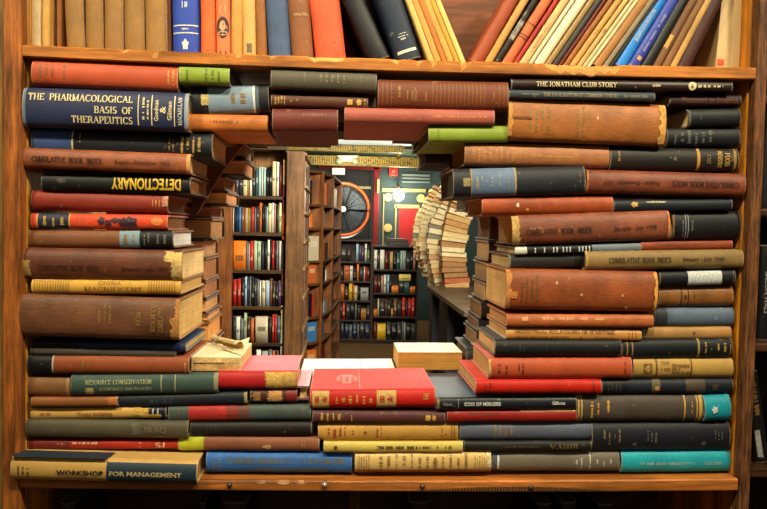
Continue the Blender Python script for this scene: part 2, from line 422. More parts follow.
    # lettering, labels and torn patches, all in local units
    for mk in marks:
        ty = mk[0]
        if ty == 't':
            _, s, a0, a1, zc, h, c, rot = mk
            text_mesh(s, a0, a1, zc, h, rot, c, prof, root)
        elif ty == 'cols':      # worn, unreadable stamped columns
            _, a0, a1, cnt, c, f0, f1 = mk
            m2 = MB()
            for q in range(cnt):
                xc = a0+(a1-a0)*(q+0.5)/cnt; hw = (a1-a0)/cnt*rn.uniform(.18, .34)
                zt = T*(f1-rn.uniform(0, .25)*(f1-f0)); zb = T*(f0+rn.uniform(0, .25)*(f1-f0)); z = zb
                while z < zt-0.0008:
                    hh = rn.uniform(0.0010, 0.0019)
                    if rn.random() < .85:
                        w0 = hw*rn.uniform(.55, 1)
                        vs = [m2.vert((xc+sx, prof(zz)-0.0004, zz)) for sx, zz in ((-w0, z), (w0, z), (w0*.8, min(z+hh, zt)), (-w0*.8, min(z+hh, zt)))]
                        m2.face(vs, c)
                    z += hh+0.0005
            if m2.f: m2.build('stamped_lines', M['ink'], root)
        elif ty == 'row':       # worn, unreadable horizontal line
            _, a0, a1, zc, h, c = mk
            m2 = MB(); x = a0
            while x < a1-0.0004:
                w0 = rn.uniform(.0010, .0024)
                if rn.random() < .82:
                    hh = h*rn.uniform(.6, 1)/2
                    vs = [m2.vert((xx, prof(zz)-0.0004, zz)) for xx, zz in ((x, zc-hh), (min(x+w0, a1), zc-hh), (min(x+w0, a1), zc+hh), (x, zc+hh))]
                    m2.face(vs, c)
                x += w0+.0006
            if m2.f: m2.build('stamped_lines', M['ink'], root)
        elif ty in ('patch', 'orn', 'zig'):
            m2 = MB()
            if ty == 'patch':   # _, x0, x1, f0, f1, colour, jag side ('L','R','B','') , name
                _, a0, a1, f0, f1, c, jag, nm = mk
                NZ = 14; NXp = 5; gr = []
                for iz in range(NZ+1):
                    zz = T*(f0+(f1-f0)*iz/NZ); l_, r_ = a0, a1
                    wj = (a1-a0)
                    wj = min(wj, .011)
                    if 'L' in jag: l_ += wj*rn.uniform(0, .45)
                    if 'R' in jag: r_ -= wj*rn.uniform(0, .45)
                    gr.append([m2.vert((l_+(r_-l_)*ix/NXp, prof(zz)-0.0006-(rn.uniform(0, .0005) if jag else 0), zz)) for ix in range(NXp+1)])
                for iz in range(NZ):
                    for ix in range(NXp): m2.face((gr[iz][ix], gr[iz][ix+1], gr[iz+1][ix+1], gr[iz+1][ix]), c, True)
                m2.build(nm, M['torn' if jag else 'ink'], root)
            elif ty == 'orn':   # rosette / emblem: _, xc, zc, rx, rz, colour, petals
                _, xc, zc, rx, rzz, c, pet = mk
                NA = 40; cv = m2.vert((xc, prof(zc)-0.0007, zc)); rg = []
                for q in range(NA):
                    th = 2*math.pi*q/NA; k_ = 1-0.28*(0.5+0.5*math.cos(pet*th)) if pet else 1
                    z = zc+rzz*k_*math.sin(th); rg.append(m2.vert((xc+rx*k_*math.cos(th), prof(z)-0.0007, z)))
                for q in range(NA): m2.face((cv, rg[q], rg[(q+1)%NA]), c)
                m2.build('emblem', M['ink'], root)
            else:               # zigzag rows
                _, a0, a1, rows, nz, c = mk
                for q in range(rows):
                    x = a0+(a1-a0)*q/rows; pts = []
                    for i in range(nz*2+1):
                        z = T*(.1+.8*i/(nz*2)); pts.append((x+(0.0016 if i % 2 else 0), z))
                    for (xa, za), (xb, zb) in zip(pts, pts[1:]):
                        vs = [m2.vert((xx, prof(zz)-0.0005, zz)) for xx, zz in ((xa, za), (xa+.0007, za), (xb+.0007, zb), (xb, zb))]
                        m2.face(vs, c)
                m2.build('zigzag_stamping', M['ink'], root)
    return root
# ------------------------------------------------------------------ front books, given by the corners of their spines in the photograph
GOLD = (205, 160, 75); CREAM = (235, 215, 165); INK = (25, 18, 14); PALE = (215, 215, 205); DIM = (150, 115, 60)
cnt = [0]
def FB(tl, tr, th, color, label, group, d=0.02, D=0.165, kind='cloth', bands=(), marks=(), pages=(228, 194, 134), **kw):
    cnt[0] += 1
    dk = lambda c: tuple(v*.78 for v in c) if max(c) < 62 else c
    color = dk(color); bands = [(a, b, dk(c)) for a, b, c in bands]
    A = P(tl[0], tl[1], d); B = P(tr[0], tr[1], d); v = B-A
    L = v.length; ang = math.atan2(v.z, v.x)
    mx, my = (tl[0]+tr[0])/2, (tl[1]+tr[1])/2
    pm = (P(mx, my, d)-P(mx, my+th, d)).length/th
    T = pm*(th-0.02)
    X = lambda px: (px-tl[0])/(tr[0]-tl[0])*L - L/2
    bl = [(X(a), X(b), c) for a, b, c in bands]
    ml = []
    for m in marks:
        if m[0] == 't': ml.append(('t', m[1], X(m[2]), X(m[3]), m[4]*T, m[5]*pm, m[6], m[7]))
        elif m[0] == 'cols': ml.append(('cols', X(m[1]), X(m[2]), *m[3:]))
        elif m[0] == 'row': ml.append(('row', X(m[1]), X(m[2]), m[3]*T, m[4]*pm, m[5]))
        elif m[0] == 'patch': ml.append(('patch', X(m[1]), X(m[2]), *m[3:]))
        elif m[0] == 'orn': ml.append(('orn', X(m[1]), m[2]*T, m[3]*pm, m[4]*pm, m[5], m[6]))
        elif m[0] == 'zig': ml.append(('zig', X(m[1]), X(m[2]), *m[3:]))
    return make_book(A, ang, L, T, D, color, label, group, kind=kind, bands=bl, marks=ml, pages=pages, seed=cnt[0], **kw)
TAN = (200, 155, 85)
GL = 'books stacked flat left of the opening'; GR = 'books stacked flat right of the opening'
GB = 'books stacked flat below the opening'; GT = 'books laid flat above the opening'; GS = 'books on the sill of the opening'

# ---- left stack, from the top
FB((31,58),(178,64.7),26.5,(194,82,48),'orange red cloth book lying directly under the upper shelf at far left',GL,d=.002,marks=[('cols',37,55,3,DIM,.2,.9),('cols',62,66,1,DIM,.1,.95),('cols',166,176,2,GOLD,.15,.9)])
FB((178.6,64.5),(229.5,66),18.5,(138,158,52),'small bright green book under the upper shelf beside the orange red book',GL,d=.002,marks=[('cols',184,190,1,(95,110,35),.1,.9),('cols',203,222,3,(95,110,35),.1,.9)])
FB((189,86),(268,83),28.5,(34,36,42),'black book with pale blue grey label, lying tilted on the short orange book',GL,pages=(220,195,150),
   bands=[(207,252,(128,148,168)),(252,254,(215,215,205)),(254,258,(80,92,105))],marks=[('orn',204,.5,5,7,(190,165,100),4),('cols',227,247,2,DIM,.3,.8)])
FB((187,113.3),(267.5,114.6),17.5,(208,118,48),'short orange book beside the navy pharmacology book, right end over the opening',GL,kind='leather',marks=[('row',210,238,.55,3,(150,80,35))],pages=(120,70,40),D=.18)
FB((22,86),(188.5,92),39.5,(40,48,82),'thick navy book titled THE PHARMACOLOGICAL BASIS OF THERAPEUTICS',GL,d=-.004,D=.18,bands=[(21,25.5,(120,130,150)),(184.5,188.5,(140,148,165))],
   marks=[('t','THE  PHARMACOLOGICAL',28,132.5,.755,7.4,CREAM,0),('t','BASIS  OF',94,132.5,.47,7.2,CREAM,0),('t','THERAPEUTICS',71,132.5,.215,7.2,CREAM,0),
          ('patch',137.6,138.6,.12,.9,CREAM,'','rule_line'),('patch',151.2,152.2,.12,.9,CREAM,'','rule_line'),('patch',174.2,175.2,.12,.9,CREAM,'','rule_line'),
          ('cols',141,150,2,CREAM,.15,.85),('t','Goodman',154,158.5,.5,21,CREAM,90),('t','&',160,166,.52,7,CREAM,90),('t','Gilman',167.5,172,.5,19,CREAM,90),('t','MACMILLAN',178,182.5,.5,28,(205,205,200),90)])
FB((31,127),(212.5,133.5),25,(24,32,42),'dark navy book with a blue band at its left end, under the pharmacology book',GL,bands=[(31,71,(52,78,128)),(71,72.6,(215,195,150))],
   marks=[('cols',78,81,1,GOLD,.45,.9),('cols',167,175,2,DIM,.2,.85),('cols',179,202,4,GOLD,.1,.9)])
FB((23,147),(190,153.6),20.5,(158,86,54),'brown book titled CUMULATIVE BOOK INDEX August-December 1955',GL,d=.002,D=.175,kind='leather',bands=[(186.5,190,(205,150,80))],
   marks=[('t','CUMULATIVE  BOOK  INDEX',32,102,.46,6,INK,0),('t','August - December  1955',114,170,.44,5.2,(60,38,28),0)])
FB((41,173),(190.5,176.5),17.5,(22,22,24),'black book with yellow title DETECTIONARY printed upside down',GL,pages=(165,115,75),d=.015,
   marks=[('t','DETECTIONARY',111,181,.52,12.5,(225,180,45),180),('orn',61,.6,5,3,(70,65,50),5)])
FB((31,190),(168,194.5),19,(142,48,34),'dull red cloth book with worn pink right end above the navy labelled one',GL,pages=(150,100,60),marks=[('cols',151,161,3,GOLD,.3,.75),('patch',161,168,.35,.9,(205,140,110),'L','rubbed_corner')])
FB((30.5,213),(167.5,215),15.2,(226,74,42),'bright orange red book with navy label and dark floral stamping',GL,pages=(150,105,65),bands=[(30.5,36,(226,74,42)),(36,37.5,GOLD),(37.5,68,(42,44,66)),(68,69.5,GOLD)],
   marks=[('cols',40,66,3,GOLD,.1,.9),('row',77,92,.5,9,(200,100,40)),('orn',101,.55,4,5,(70,38,48),5),('orn',108,.4,4,4,(70,38,48),4),('orn',115,.6,5,3,(70,38,48),5),('orn',123,.5,5,5,(58,32,48),6),('orn',130,.5,8,6,(58,32,48),5),('orn',157,.55,6,4,(235,130,60),0)])
FB((27.5,230),(173,230.5),17.5,(128,78,48),'brown book with pale blue and black labels and white pages at right',GL,pages=(250,246,240),bands=[(119,139,(122,146,162)),(139,173,(26,27,30))],
   marks=[('cols',121,137,2,DIM,.1,.9),('cols',142,150,2,(110,105,95),.1,.9),('cols',154,168,2,(110,105,95),.1,.9)])
FB((22.5,247.5),(182,250.5),31,(112,60,38),'thick brown book titled CUMULATIVE BOOK INDEX January - July 1957 with torn tan corners',GL,d=.006,D=.212,kind='leather',pages=(236,204,142),
   marks=[('t','CUMULATIVE  BOOK  INDEX',38,100,.37,5.6,(38,20,14),0),('t','January - July 1957',121,168,.36,5.2,(38,20,14),0),('patch',170,182,.02,.93,(218,180,112),'L','torn_end'),('patch',163,173,.62,.96,(218,180,112),'L','torn_corner'),('patch',22.5,32,.1,.6,(165,130,70),'R','torn_corner')])
FB((31,279.5),(180.5,281),13.8,(214,162,66),'yellow striped book titled CHINA MAGNIFICENT lying on the largest brown book',GL,d=.009,D=.2,pages=(205,165,95),
   marks=[('t','CHINA',98,121,.8,3.6,(130,85,30),0),('t','MAGNIFICENT',84,142,.36,5,(135,88,30),0),*[('patch',34+k*2.6,34.9+k*2.6,.05,.97,(160,112,40),'','stripe') for k in range(14)],*[('patch',148+k*2.6,149+k*2.6,.05,.97,(160,112,40),'','stripe') for k in range(11)]])
FB((18.5,294),(179.5,299),42.5,(118,74,48),'largest brown book of the left stack, torn right end, faded gold stamping',GL,d=-.003,D=.222,kind='leather',pages=(215,175,105),
   marks=[('cols',97,101,1,DIM,.35,.75),('cols',102.5,106.5,1,DIM,.33,.85),('cols',108,111.5,1,DIM,.33,.8),('t','CUMULATIVE',158,164,.5,26,DIM,90),('t','BOOK INDEX',150.5,156,.5,26,DIM,90),('t','1938',136,141,.5,14,DIM,90),('patch',170,179.5,.02,.55,(200,140,70),'L','torn_end'),('patch',174,179.5,.4,.98,(185,125,65),'L','torn_end')])
FB((31,341),(186,344),8.5,(28,46,82),'thin navy book pressed under the largest brown book',GL,D=.18,bands=[(31,77,(30,26,26))],pages=(205,175,110))
FB((30,347),(176,350),8,(76,70,62),'thin dark grey book under the thin navy book',GL,pages=(190,150,100))
FB((26.5,355.5),(189,357),18.5,(150,74,38),'rust brown book with a black left end and thin white line',GL,d=.016,bands=[(26.5,51.5,(18,20,24)),(51.5,53,(190,180,165))],pages=(180,120,80),marks=[('cols',80,90,2,DIM,.3,.8),('cols',183,187,1,GOLD,.1,.9)])
FB((26.5,377.5),(69,378),19,(134,92,52),'short tan brown book end at the left of the green conservation book',GL,bands=[(66,69,(165,120,70))])
FB((70,375.5),(217.5,373.5),21,(62,82,76),'dark green book titled RESOURCE CONSERVATION ECONOMICS AND POLICIES',GL,d=.015,bands=[(213.5,217.5,(140,140,105))],
   marks=[('t','RESOURCE CONSERVATION',85,151,.66,4.6,(190,190,140),0),('t','ECONOMICS AND POLICIES',99,151,.33,3.2,(180,180,135),0),('patch',160,161.3,.15,.95,(150,150,105),'','rule_line'),('patch',174,175.3,.15,.95,(150,150,105),'','rule_line'),('patch',84,93,.08,.4,(200,180,110),'L','torn_spot')])
FB((30.5,398),(117,397.5),9.5,(142,86,42),'thin brown book with orange right end below the short tan book end',GL,d=.013,bands=[(108,117,(185,110,50))])
FB((117.5,396),(247,392),12.5,(34,42,54),'slim dark blue book with frayed right end below the green conservation book',GL,marks=[('row',150,172,.5,5,(60,68,80)),('patch',243,247,.1,.95,(185,160,105),'L','frayed_end')])
FB((30,409),(166,407.5),11,(206,160,82),'torn cream jacket book with navy right part and cursive title',GL,kind='jacket',bands=[(141,166,(26,32,58))],
   marks=[('t','Copy Judging',77,112,.45,5,(140,80,40),0),('row',40,51,.5,3,(150,100,60)),('patch',134,150,.35,.95,(210,165,70),'R','torn_flap'),('patch',139,163,.02,.4,(215,170,80),'R','torn_flap'),('patch',152,153.5,.3,.9,(190,185,170),'','rule_line'),('patch',157,158.5,.3,.9,(190,185,170),'','rule_line')])
FB((25.5,420),(188,422),17.8,(84,76,58),'worn grey brown cloth book titled IRAQ near the bottom of the left stack',GL,d=.012,marks=[('t','IRAQ',144,166,.5,7,(120,108,80),0),('patch',130,142,.2,.9,(105,100,80),'LR','scuff')])
FB((27.5,440.5),(178,440.5),9,(176,42,22),'thin red book with small white lettering between IRAQ and the workshop book',GL,bands=[(27.5,70,(120,34,22))],marks=[('row',72,98,.7,2.6,(220,190,150)),('t','SJ',155,165,.5,5,(235,210,180),0),('row',138,141,.5,6,(225,190,150)),('row',57,64,.6,2,(200,150,110))])
FB((178.5,437),(319.5,438),14.3,(140,84,58),'brown book with a bright yellow green band at its left end',GB,bands=[(178,204,(186,190,42)),(203,204.6,(140,120,40))],marks=[('orn',267,.35,5,2.5,(205,160,115),3),('cols',301,306,2,GOLD,.2,.85)])
FB((10.5,457),(197.5,462),24,(198,156,84),'yellow and navy book titled WORKSHOP FOR MANAGEMENT jutting out at bottom left',GL,d=-.02,D=.2,kind='jacket',topcol=(196,158,94),pages=(210,170,110),
   marks=[('t','WORKSHOP',56,103,.42,5,(22,26,30),0),('patch',106,196.5,.0,.88,(36,56,72),'','navy_panel'),('t','FOR MANAGEMENT',109,182,.42,5,(200,175,125),0),('cols',16,30,3,(90,80,60),.12,.7)])

# ---- bottom centre
FB((206,453),(352,454),20.3,(46,104,178),'bright blue book in the bottom row, dull gold title',GB,marks=[('cols',211,222,2,(120,118,90),.15,.85),('row',227,345,.62,7,(98,100,80)),('row',250,330,.25,3.5,(98,100,80))])
FB((355,453),(491.5,452.5),20.8,(212,176,108),'cream book with brown horizontal stripes and worn ends in the bottom row',GB,d=.014,kind='jacket',marks=[('cols',358,370,5,(120,90,55),.05,.95),('cols',377,470,12,(150,115,70),.1,.95),('cols',474,488,6,(130,95,60),.05,.95),('patch',356,490,.0,.14,(150,105,60),'','brown_band'),('patch',486,491.5,.3,1,(235,215,165),'L','torn_corner')])
FB((493,451.5),(620,452),20.6,(112,104,90),'grey book with white stamped title in the bottom row',GB,bands=[(493,500,(82,90,105))],marks=[('patch',497.5,499.5,.15,.8,(225,225,220),'','white_label'),('cols',575,578.5,1,PALE,.35,.65),('cols',580,583.5,1,PALE,.15,.85),('cols',588,592.5,1,(235,230,215),.1,.97),('cols',596,599,1,PALE,.42,.65),('cols',602.5,606,1,PALE,.3,.75),('cols',609.5,612.5,1,PALE,.35,.7)])
FB((622,452),(731,451),22,(30,165,184),'turquoise book in the bottom row against the right upright',GB,marks=[('row',640,697,.45,4,(140,185,185)),('row',704,723,.45,4,(140,185,185))])
FB((168,406.5),(311,405),16.2,(68,82,76),'grey green book with a red faded panel at its left part',GB,bands=[(188,226,(172,42,36)),(226,238,(135,48,40)),(238,250,(100,62,55))],marks=[('cols',177,180,1,(165,70,50),.2,.85),('row',215,245,.4,2,(110,40,34)),('cols',300,305,1,(150,75,50),.15,.85)])
FB((190,422.7),(312,422.3),14,(38,31,28),'black brown book under the grey green book with red panel',GB,marks=[('cols',205,220,4,(60,50,44),.15,.9),('cols',310,312,1,(120,100,80),.05,.95)])
FB((312.5,411.3),(445.5,412),12,(88,46,46),'plum coloured slim book directly under the large red book',GB,d=.016,marks=[('cols',319,342,4,GOLD,.15,.85),('cols',350,353,1,GOLD,.15,.85),('orn',428,.5,3.2,3.6,GOLD,4),('orn',434,.5,2.4,3.2,GOLD,5)])
FB((318,424.3),(458.5,423.3),17.2,(196,146,68),'mustard book with red stamped lettering above the pale yellow slim book',GB,marks=[('cols',326,331,1,(165,70,40),.25,.8),('cols',331.5,337.5,1,(170,52,36),.12,.9),('cols',338,347,2,(165,60,40),.15,.85),('cols',349.5,356,1,(160,60,40),.2,.85),('cols',375,383,2,(165,70,40),.1,.9),('orn',365,.5,1.5,1.5,(150,60,40),0),('cols',440,448,2,(165,90,40),.1,.9),('patch',451,452.5,.02,.98,(150,100,40),'','stripe'),('patch',454,455.3,.02,.98,(150,100,40),'','stripe')])
FB((323.5,442.3),(463,442.2),11,(208,182,88),'pale yellow slim book with dark title printed upside down',GB,d=.014,kind='jacket',marks=[('row',376,393,.5,4,(75,58,28)),('row',395.5,414,.5,4,(75,58,28)),('row',415.5,417.5,.5,4,(75,58,28)),('row',419,432.5,.5,3.2,(85,66,32)),('row',434,438.5,.5,4,(75,58,28)),('row',442.5,452,.5,3.2,(85,66,32)),('orn',335.5,.5,2,2,(90,65,30),0)])
FB((460,423.3),(592,423.2),17.8,(88,92,110),'grey blue book to the right of the red lettered mustard book',GB,marks=[('cols',492,514,4,DIM,.1,.9)])
FB((464,441.8),(592,441.6),9.8,(38,38,35),'thin black book titled LIBYA upside down',GB,d=.015,marks=[('t','LIBYA',549,578,.5,5,(120,100,55),180),('row',495,540,.5,3,(70,62,45))])
FB((592.5,423.3),(731,422.3),28.5,(34,37,50),'large navy black book with gold vertical titles, above the turquoise book in the bottom row',GB,d=.016,marks=[('cols',602.5,607,1,(130,110,70),.18,.78),('cols',607.5,612,1,(140,120,75),.18,.8),('cols',613.5,616.5,1,(130,110,70),.4,.65),('cols',617.5,622,1,(140,120,75),.2,.82),('cols',646,658,3,(110,105,95),.25,.75),('orn',635,.25,2.5,2,(95,90,80),3),('cols',714,724,3,(110,100,80),.3,.8),('orn',704,.25,3,2.5,(95,90,80),3)])
FB((577,395.5),(704,395.3),27.6,(78,68,62),'grey book with gold bands and gold vertical lettering left of the small turquoise book',GB,d=.014,bands=[(578.5,580,GOLD),(581.5,583,GOLD),(684.5,686,GOLD),(697,698.3,GOLD),(699.6,703,GOLD)],
   marks=[('cols',606,611,1,(225,170,60),.25,.85),('cols',596,601,1,(225,170,60),.22,.85),('cols',589.5,595,1,(225,170,60),.15,.88),('cols',691,694,1,GOLD,.2,.8)])
FB((705,397),(731,395.3),26,(26,152,174),'short turquoise book end with white flower emblem beside the right upright',GB,d=.01,marks=[('orn',714.5,.48,3.6,4,(205,225,225),5)])
FB((447,410.8),(577,410.3),12,(148,26,18),'deep red book under the dark COIX OF MERGERS book',GB,d=.015,marks=[('row',470,500,.7,3,(110,40,25)),('patch',520,577,.9,1.0,(200,160,110),'','paper_edge')])
FB((437,398),(577,397.3),12.5,(30,35,46),'dark blue book titled COIX OF MERGERS with blue grey cover showing on the sill',GB,d=.012,D=.205,kind='jacket',topcol=(88,96,112),marks=[('t','Davis',443.5,452,.5,3,(150,150,150),0),('patch',458,458.7,.1,.9,(130,135,140),'','rule_line'),('t','COIX OF MERGERS',464,500.5,.5,3.8,(205,210,205),0),('t','Gilfonta',552,565,.55,3.6,(225,225,215),0),('patch',437,440.5,.05,.98,(150,125,80),'R','frayed_end')])

# ---- sill
FB((310,390),(435.5,389),19.6,(194,28,16),'large red book with gold ornaments lying in the middle of the sill',GS,d=.015,D=.18,topcol=(200,44,36),
   marks=[('patch',312,329,.06,.93,(205,160,90),'','gold_panel'),('orn',317,.5,2.6,4,(165,45,30),4),('orn',324.5,.5,2.6,4,(165,45,30),5),('patch',376.5,396,.06,.93,(205,160,90),'','gold_panel'),('orn',382,.5,3,4,(165,45,30),4),('orn',390,.5,3,4,(165,45,30),5),
          ('cols',333,374,6,GOLD,.25,.75),('t','Vol',423,429,.6,6,GOLD,90)])
FB((301,371),(361.5,371),11,(236,236,240),'white book at the back of the sill behind the large red book, left of two',GS,d=.215,D=.13,kind='paper',pages=(235,232,222))
FB((362,371),(396,371),11,(240,240,242),'white book at the back of the sill beside the thick tan paged book',GS,d=.215,D=.13,kind='paper',pages=(235,232,222))
FB((218,371.7),(297,371.3),18.3,(186,30,34),'red book with pinkish top cover and torn tan spine end on the sill',GS,d=.018,D=.15,topcol=(214,104,118),pages=(215,170,120),marks=[('patch',264,296.5,.05,.95,(210,165,85),'L','torn_end')])
FB((250,390.3),(297,390),13,(72,36,26),'dark worn book with tan and red torn patches under the pink topped red book',GS,d=.022,D=.14,marks=[('patch',252,262,.2,.85,(170,120,75),'LR','torn_patch'),('patch',266,284,.12,.92,(190,140,80),'LR','torn_patch'),('patch',286,296.5,.05,.95,(130,26,26),'','red_label')])
FB((297.8,386),(309,386),14,(132,84,104),'narrow mottled purple book wedged left of the large red book',GS,d=.03,D=.15,flip=True,pages=(215,175,110),topcol=(196,168,178))
FB((191.5,357),(241,357.4),14,(222,196,140),'torn cream paged book without cover on the left end of the sill',GS,d=.034,D=.15,kind='paper',pages=(228,198,130),topcol=(240,226,188),marks=[('patch',191.8,240.8,.03,.5,(214,166,100),'LR','torn_spine'),('patch',193,226,.5,.62,(140,95,50),'LR','crack'),('patch',191.8,240.8,.6,.97,(230,192,128),'LR','torn_spine')])
FB((398,352.3),(462.5,352.5),17.5,(150,95,60),'thick tan paged book lying at the back right of the sill, pages facing out',GS,d=.222,D=.12,kind='paper',flip=True,pages=(214,156,78),topcol=(232,220,196))

# ---- right stack, from the top
FB((511.5,78.3),(733,81.5),10.3,(48,24,20),'dark brown book titled THE JONATHAN CLUB STORY under the upper shelf',GR,d=.002,kind='jacket',marks=[('t','THE JONATHAN CLUB STORY',536,616,.5,5.2,CREAM,0),('row',652,660,.5,3,(210,190,150)),('orn',692,.5,4.2,4.2,(235,215,165),0),('t','R',690.5,693.5,.5,4.5,(48,24,20),0),('row',698,710.5,.5,2.8,CREAM),('row',712,723,.5,2.8,CREAM)])
FB((509.5,89.2),(655.5,92.3),9,(48,56,66),'slate grey slim book titled THE EVALUATION OF COMMON STOCKS',GR,d=.002,marks=[('t','THE EVALUATION OF COMMON STOCKS',543,618,.5,4,(165,150,105),0),('row',522,540,.5,2.5,(110,105,85)),('row',624,648,.5,2.8,(120,112,88))])
FB((670,94.5),(742,95),11,(58,25,20),'dark maroon book titled Pioneers in Science near the top right corner',GR,d=.014,marks=[('t','Pioneers in Science',682,738,.5,6,(108,58,46),0)])
FB((509.5,97.2),(667,104),42.3,(168,100,46),'big worn tan leather book with torn ends at the top of the right stack',GR,d=.006,D=.18,kind='leather',pages=(190,145,85),marks=[('patch',509.5,515,.1,.95,(205,140,70),'R','torn_end'),('patch',514,534,.5,.56,(120,70,35),'R','crack'),('patch',659,667,.05,.98,(225,165,85),'L','torn_end'),('cols',528,552,4,DIM,.15,.85),('cols',576,592,3,DIM,.1,.9),('orn',598,.6,1.2,2.2,(225,185,130),3)])
FB((688.5,108.5),(741,107.5),18.5,(26,30,36),'short black book beside the tan leather book, upper of two near the right upright',GR,d=.015,marks=[('patch',689,691.5,.05,.9,(110,105,95),'R','worn_edge'),('cols',699,703,1,(70,72,74),.3,.7)])
FB((667.5,127.5),(741,127.5),19,(28,31,38),'black book with dull silver stamped columns touching the right of the tan leather book',GR,marks=[('cols',672,714,6,(92,92,88),.1,.9)])
FB((465,142.4),(610,145),23,(170,108,68),'light brown book with faded gold columns above the navy blue labelled book',GR,kind='leather',pages=(150,105,60),marks=[('cols',471,516,8,(195,140,75),.1,.9),('cols',518,528,2,(190,135,70),.1,.9),('row',530,572,.45,3,(190,135,75))])
FB((611,146.5),(739.5,148.3),22.8,(40,36,33),'black brown book titled FOOD INDUSTRY with gold bands',GR,bands=[(697.5,700.5,(190,135,55)),(734.5,737,DIM)],marks=[('t','FOOD',725,730,.5,13,GOLD,-90),('t','THE',731,734,.55,7,DIM,-90),('t','INDUSTRY',717.5,722.5,.5,17,GOLD,-90),('t','CASE',707,711,.5,9,DIM,-90),('cols',617,622,1,DIM,.2,.9),('orn',675,.5,1.8,2,(100,90,70),0)])
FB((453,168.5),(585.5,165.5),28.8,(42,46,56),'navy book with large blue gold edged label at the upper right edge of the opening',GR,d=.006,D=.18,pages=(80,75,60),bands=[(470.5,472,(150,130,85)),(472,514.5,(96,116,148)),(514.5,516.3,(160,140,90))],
   marks=[('orn',466.5,.52,4.6,5.5,(150,132,90),4),('cols',474,480,1,(155,150,130),.25,.8),('cols',479.5,484,1,(150,156,150),.3,.75),('cols',485.5,488,1,(150,156,150),.42,.62),('cols',489.5,494,1,(150,156,150),.22,.82),('cols',497,501.5,1,(150,156,150),.25,.8),('cols',506,510,1,(150,145,125),.2,.75),('cols',578,582,1,(120,80,50),.25,.8)])
FB((587.5,169),(747,173.5),24,(132,66,44),'brown book titled CUMULATIVE BOOK INDEX August-December 1957 printed upside down',GR,d=.006,D=.18,kind='leather',marks=[('t','CUMULATIVE BOOK INDEX',672,739,.5,6,(52,26,20),180),('t','August - December 1957',604,660,.5,5.2,(62,32,24),180),('patch',587.5,589.5,.05,.95,(185,110,60),'R','frayed_end')])
FB((482,197.2),(613.5,195.5),18.5,(172,74,30),'orange rust book under the navy labelled book, left end over the opening',GR,d=.014,kind='leather',pages=(160,115,60),marks=[('orn',517.5,.55,1.8,2.6,(230,210,180),3),('orn',527,.3,1.6,1.6,(205,140,60),0)])
FB((614,199.8),(733,199),11.8,(28,36,47),'thin dark blue book under the upside down brown index volume',GR,d=.013,marks=[('orn',634.5,.6,4,3,GOLD,5),('row',645,666,.8,2,(190,180,140))])
FB((518.5,215.3),(670,209.8),30,(142,76,52),'thick brown book titled CUMULATIVE BOOK INDEX January-July 1958, torn left end, tilted',GR,d=.006,D=.18,kind='leather',pages=(185,150,85),marks=[('t','CUMULATIVE  BOOK  INDEX',526,591,.43,6,(40,22,18),0),('t','January - July 1958',613,656,.43,5.4,(48,28,22),0),('patch',512,521,.02,.98,(205,165,95),'R','torn_end'),('patch',667.5,670,.05,.95,(210,130,70),'L','frayed_end')])
FB((673,211.5),(741,211),28.3,(25,29,34),'thick black book with thin white lines right of the brown January-July 1958 index',GR,d=.018,marks=[('patch',673.5,675,.1,.9,(150,110,60),'R','frayed_end'),('patch',685.5,686.3,.05,.95,(140,145,145),'','rule_line'),('patch',688,688.8,.05,.95,(140,145,145),'','rule_line'),('cols',682,684.5,1,(110,112,112),.1,.9),('cols',690,695,1,(90,92,92),.3,.8)])
FB((515,247),(641,243.2),8,(28,28,32),'thin pamphlet volume with white, black and grey sections under the tilted index',GR,d=.014,bands=[(515,527,(205,205,195)),(592,641,(112,122,134))],marks=[('t','I  I  II III  IIII',534,590,.5,5,(200,205,205),0)])
FB((641.5,242),(733,240.5),8.5,(146,62,32),'thin orange brown book above the olive index volume at right',GR,d=.014,marks=[('row',655,728,.7,3,(105,45,25))])
FB((509,254),(585,251.5),15.5,(52,49,50),'dark grey book with black right end left of the olive index volume',GR,pages=(205,175,110),bands=[(574,585,(26,24,25)),(509,511,(95,90,85))])
FB((586,251),(744,249.3),19.3,(140,112,66),'olive tan book titled CUMULATIVE BOOK INDEX January - July 1960',GR,d=.008,D=.175,marks=[('t','CUMULATIVE BOOK INDEX',609,671,.5,5.8,(42,32,22),0),('t','January - July 1960',682,724,.5,5,(48,36,24),0),('patch',586,589,.02,.98,(205,160,85),'R','torn_end'),('patch',741.5,744,.1,.95,(190,150,85),'L','frayed_end')])
FB((507,269),(658.5,272),40.5,(156,78,38),'largest worn red brown leather book of the right stack, torn left end',GR,d=0,D=.19,kind='leather',pages=(205,165,100),marks=[('patch',507,513,.02,.98,(195,130,65),'R','torn_end'),('patch',507,520,.28,.45,(205,120,60),'R','torn_flap'),('patch',654.5,658.5,.02,.98,(225,160,75),'L','torn_edge'),('cols',520,540,4,(120,80,35),.1,.9),('orn',557,.68,1.3,2,(225,175,120),3),('orn',582,.4,1.3,1.6,(225,175,120),3),('orn',623,.4,1.2,1.5,(215,165,110),3),('orn',628,.1,1.4,1.6,(205,155,100),3)])
FB((660,271.5),(736,269.8),15,(22,25,30),'black book with a white paper label beside the largest leather book',GR,d=.013,marks=[('patch',688,722,.02,.97,(205,208,208),'','white_label'),('cols',690,720,5,(120,122,124),.15,.85),('patch',733,734,.05,.95,(80,80,80),'','rule_line')])
FB((659.5,286.8),(734,286),20.5,(140,88,38),'golden brown book with dark ornamental bands under the white labelled black book',GR,kind='leather',bands=[(681,682.5,(70,42,22)),(688,689.5,(70,42,22))],marks=[('orn',685.3,.5,1.6,2.2,(70,42,22),4),('cols',693,696,1,(85,52,26),.25,.75)])
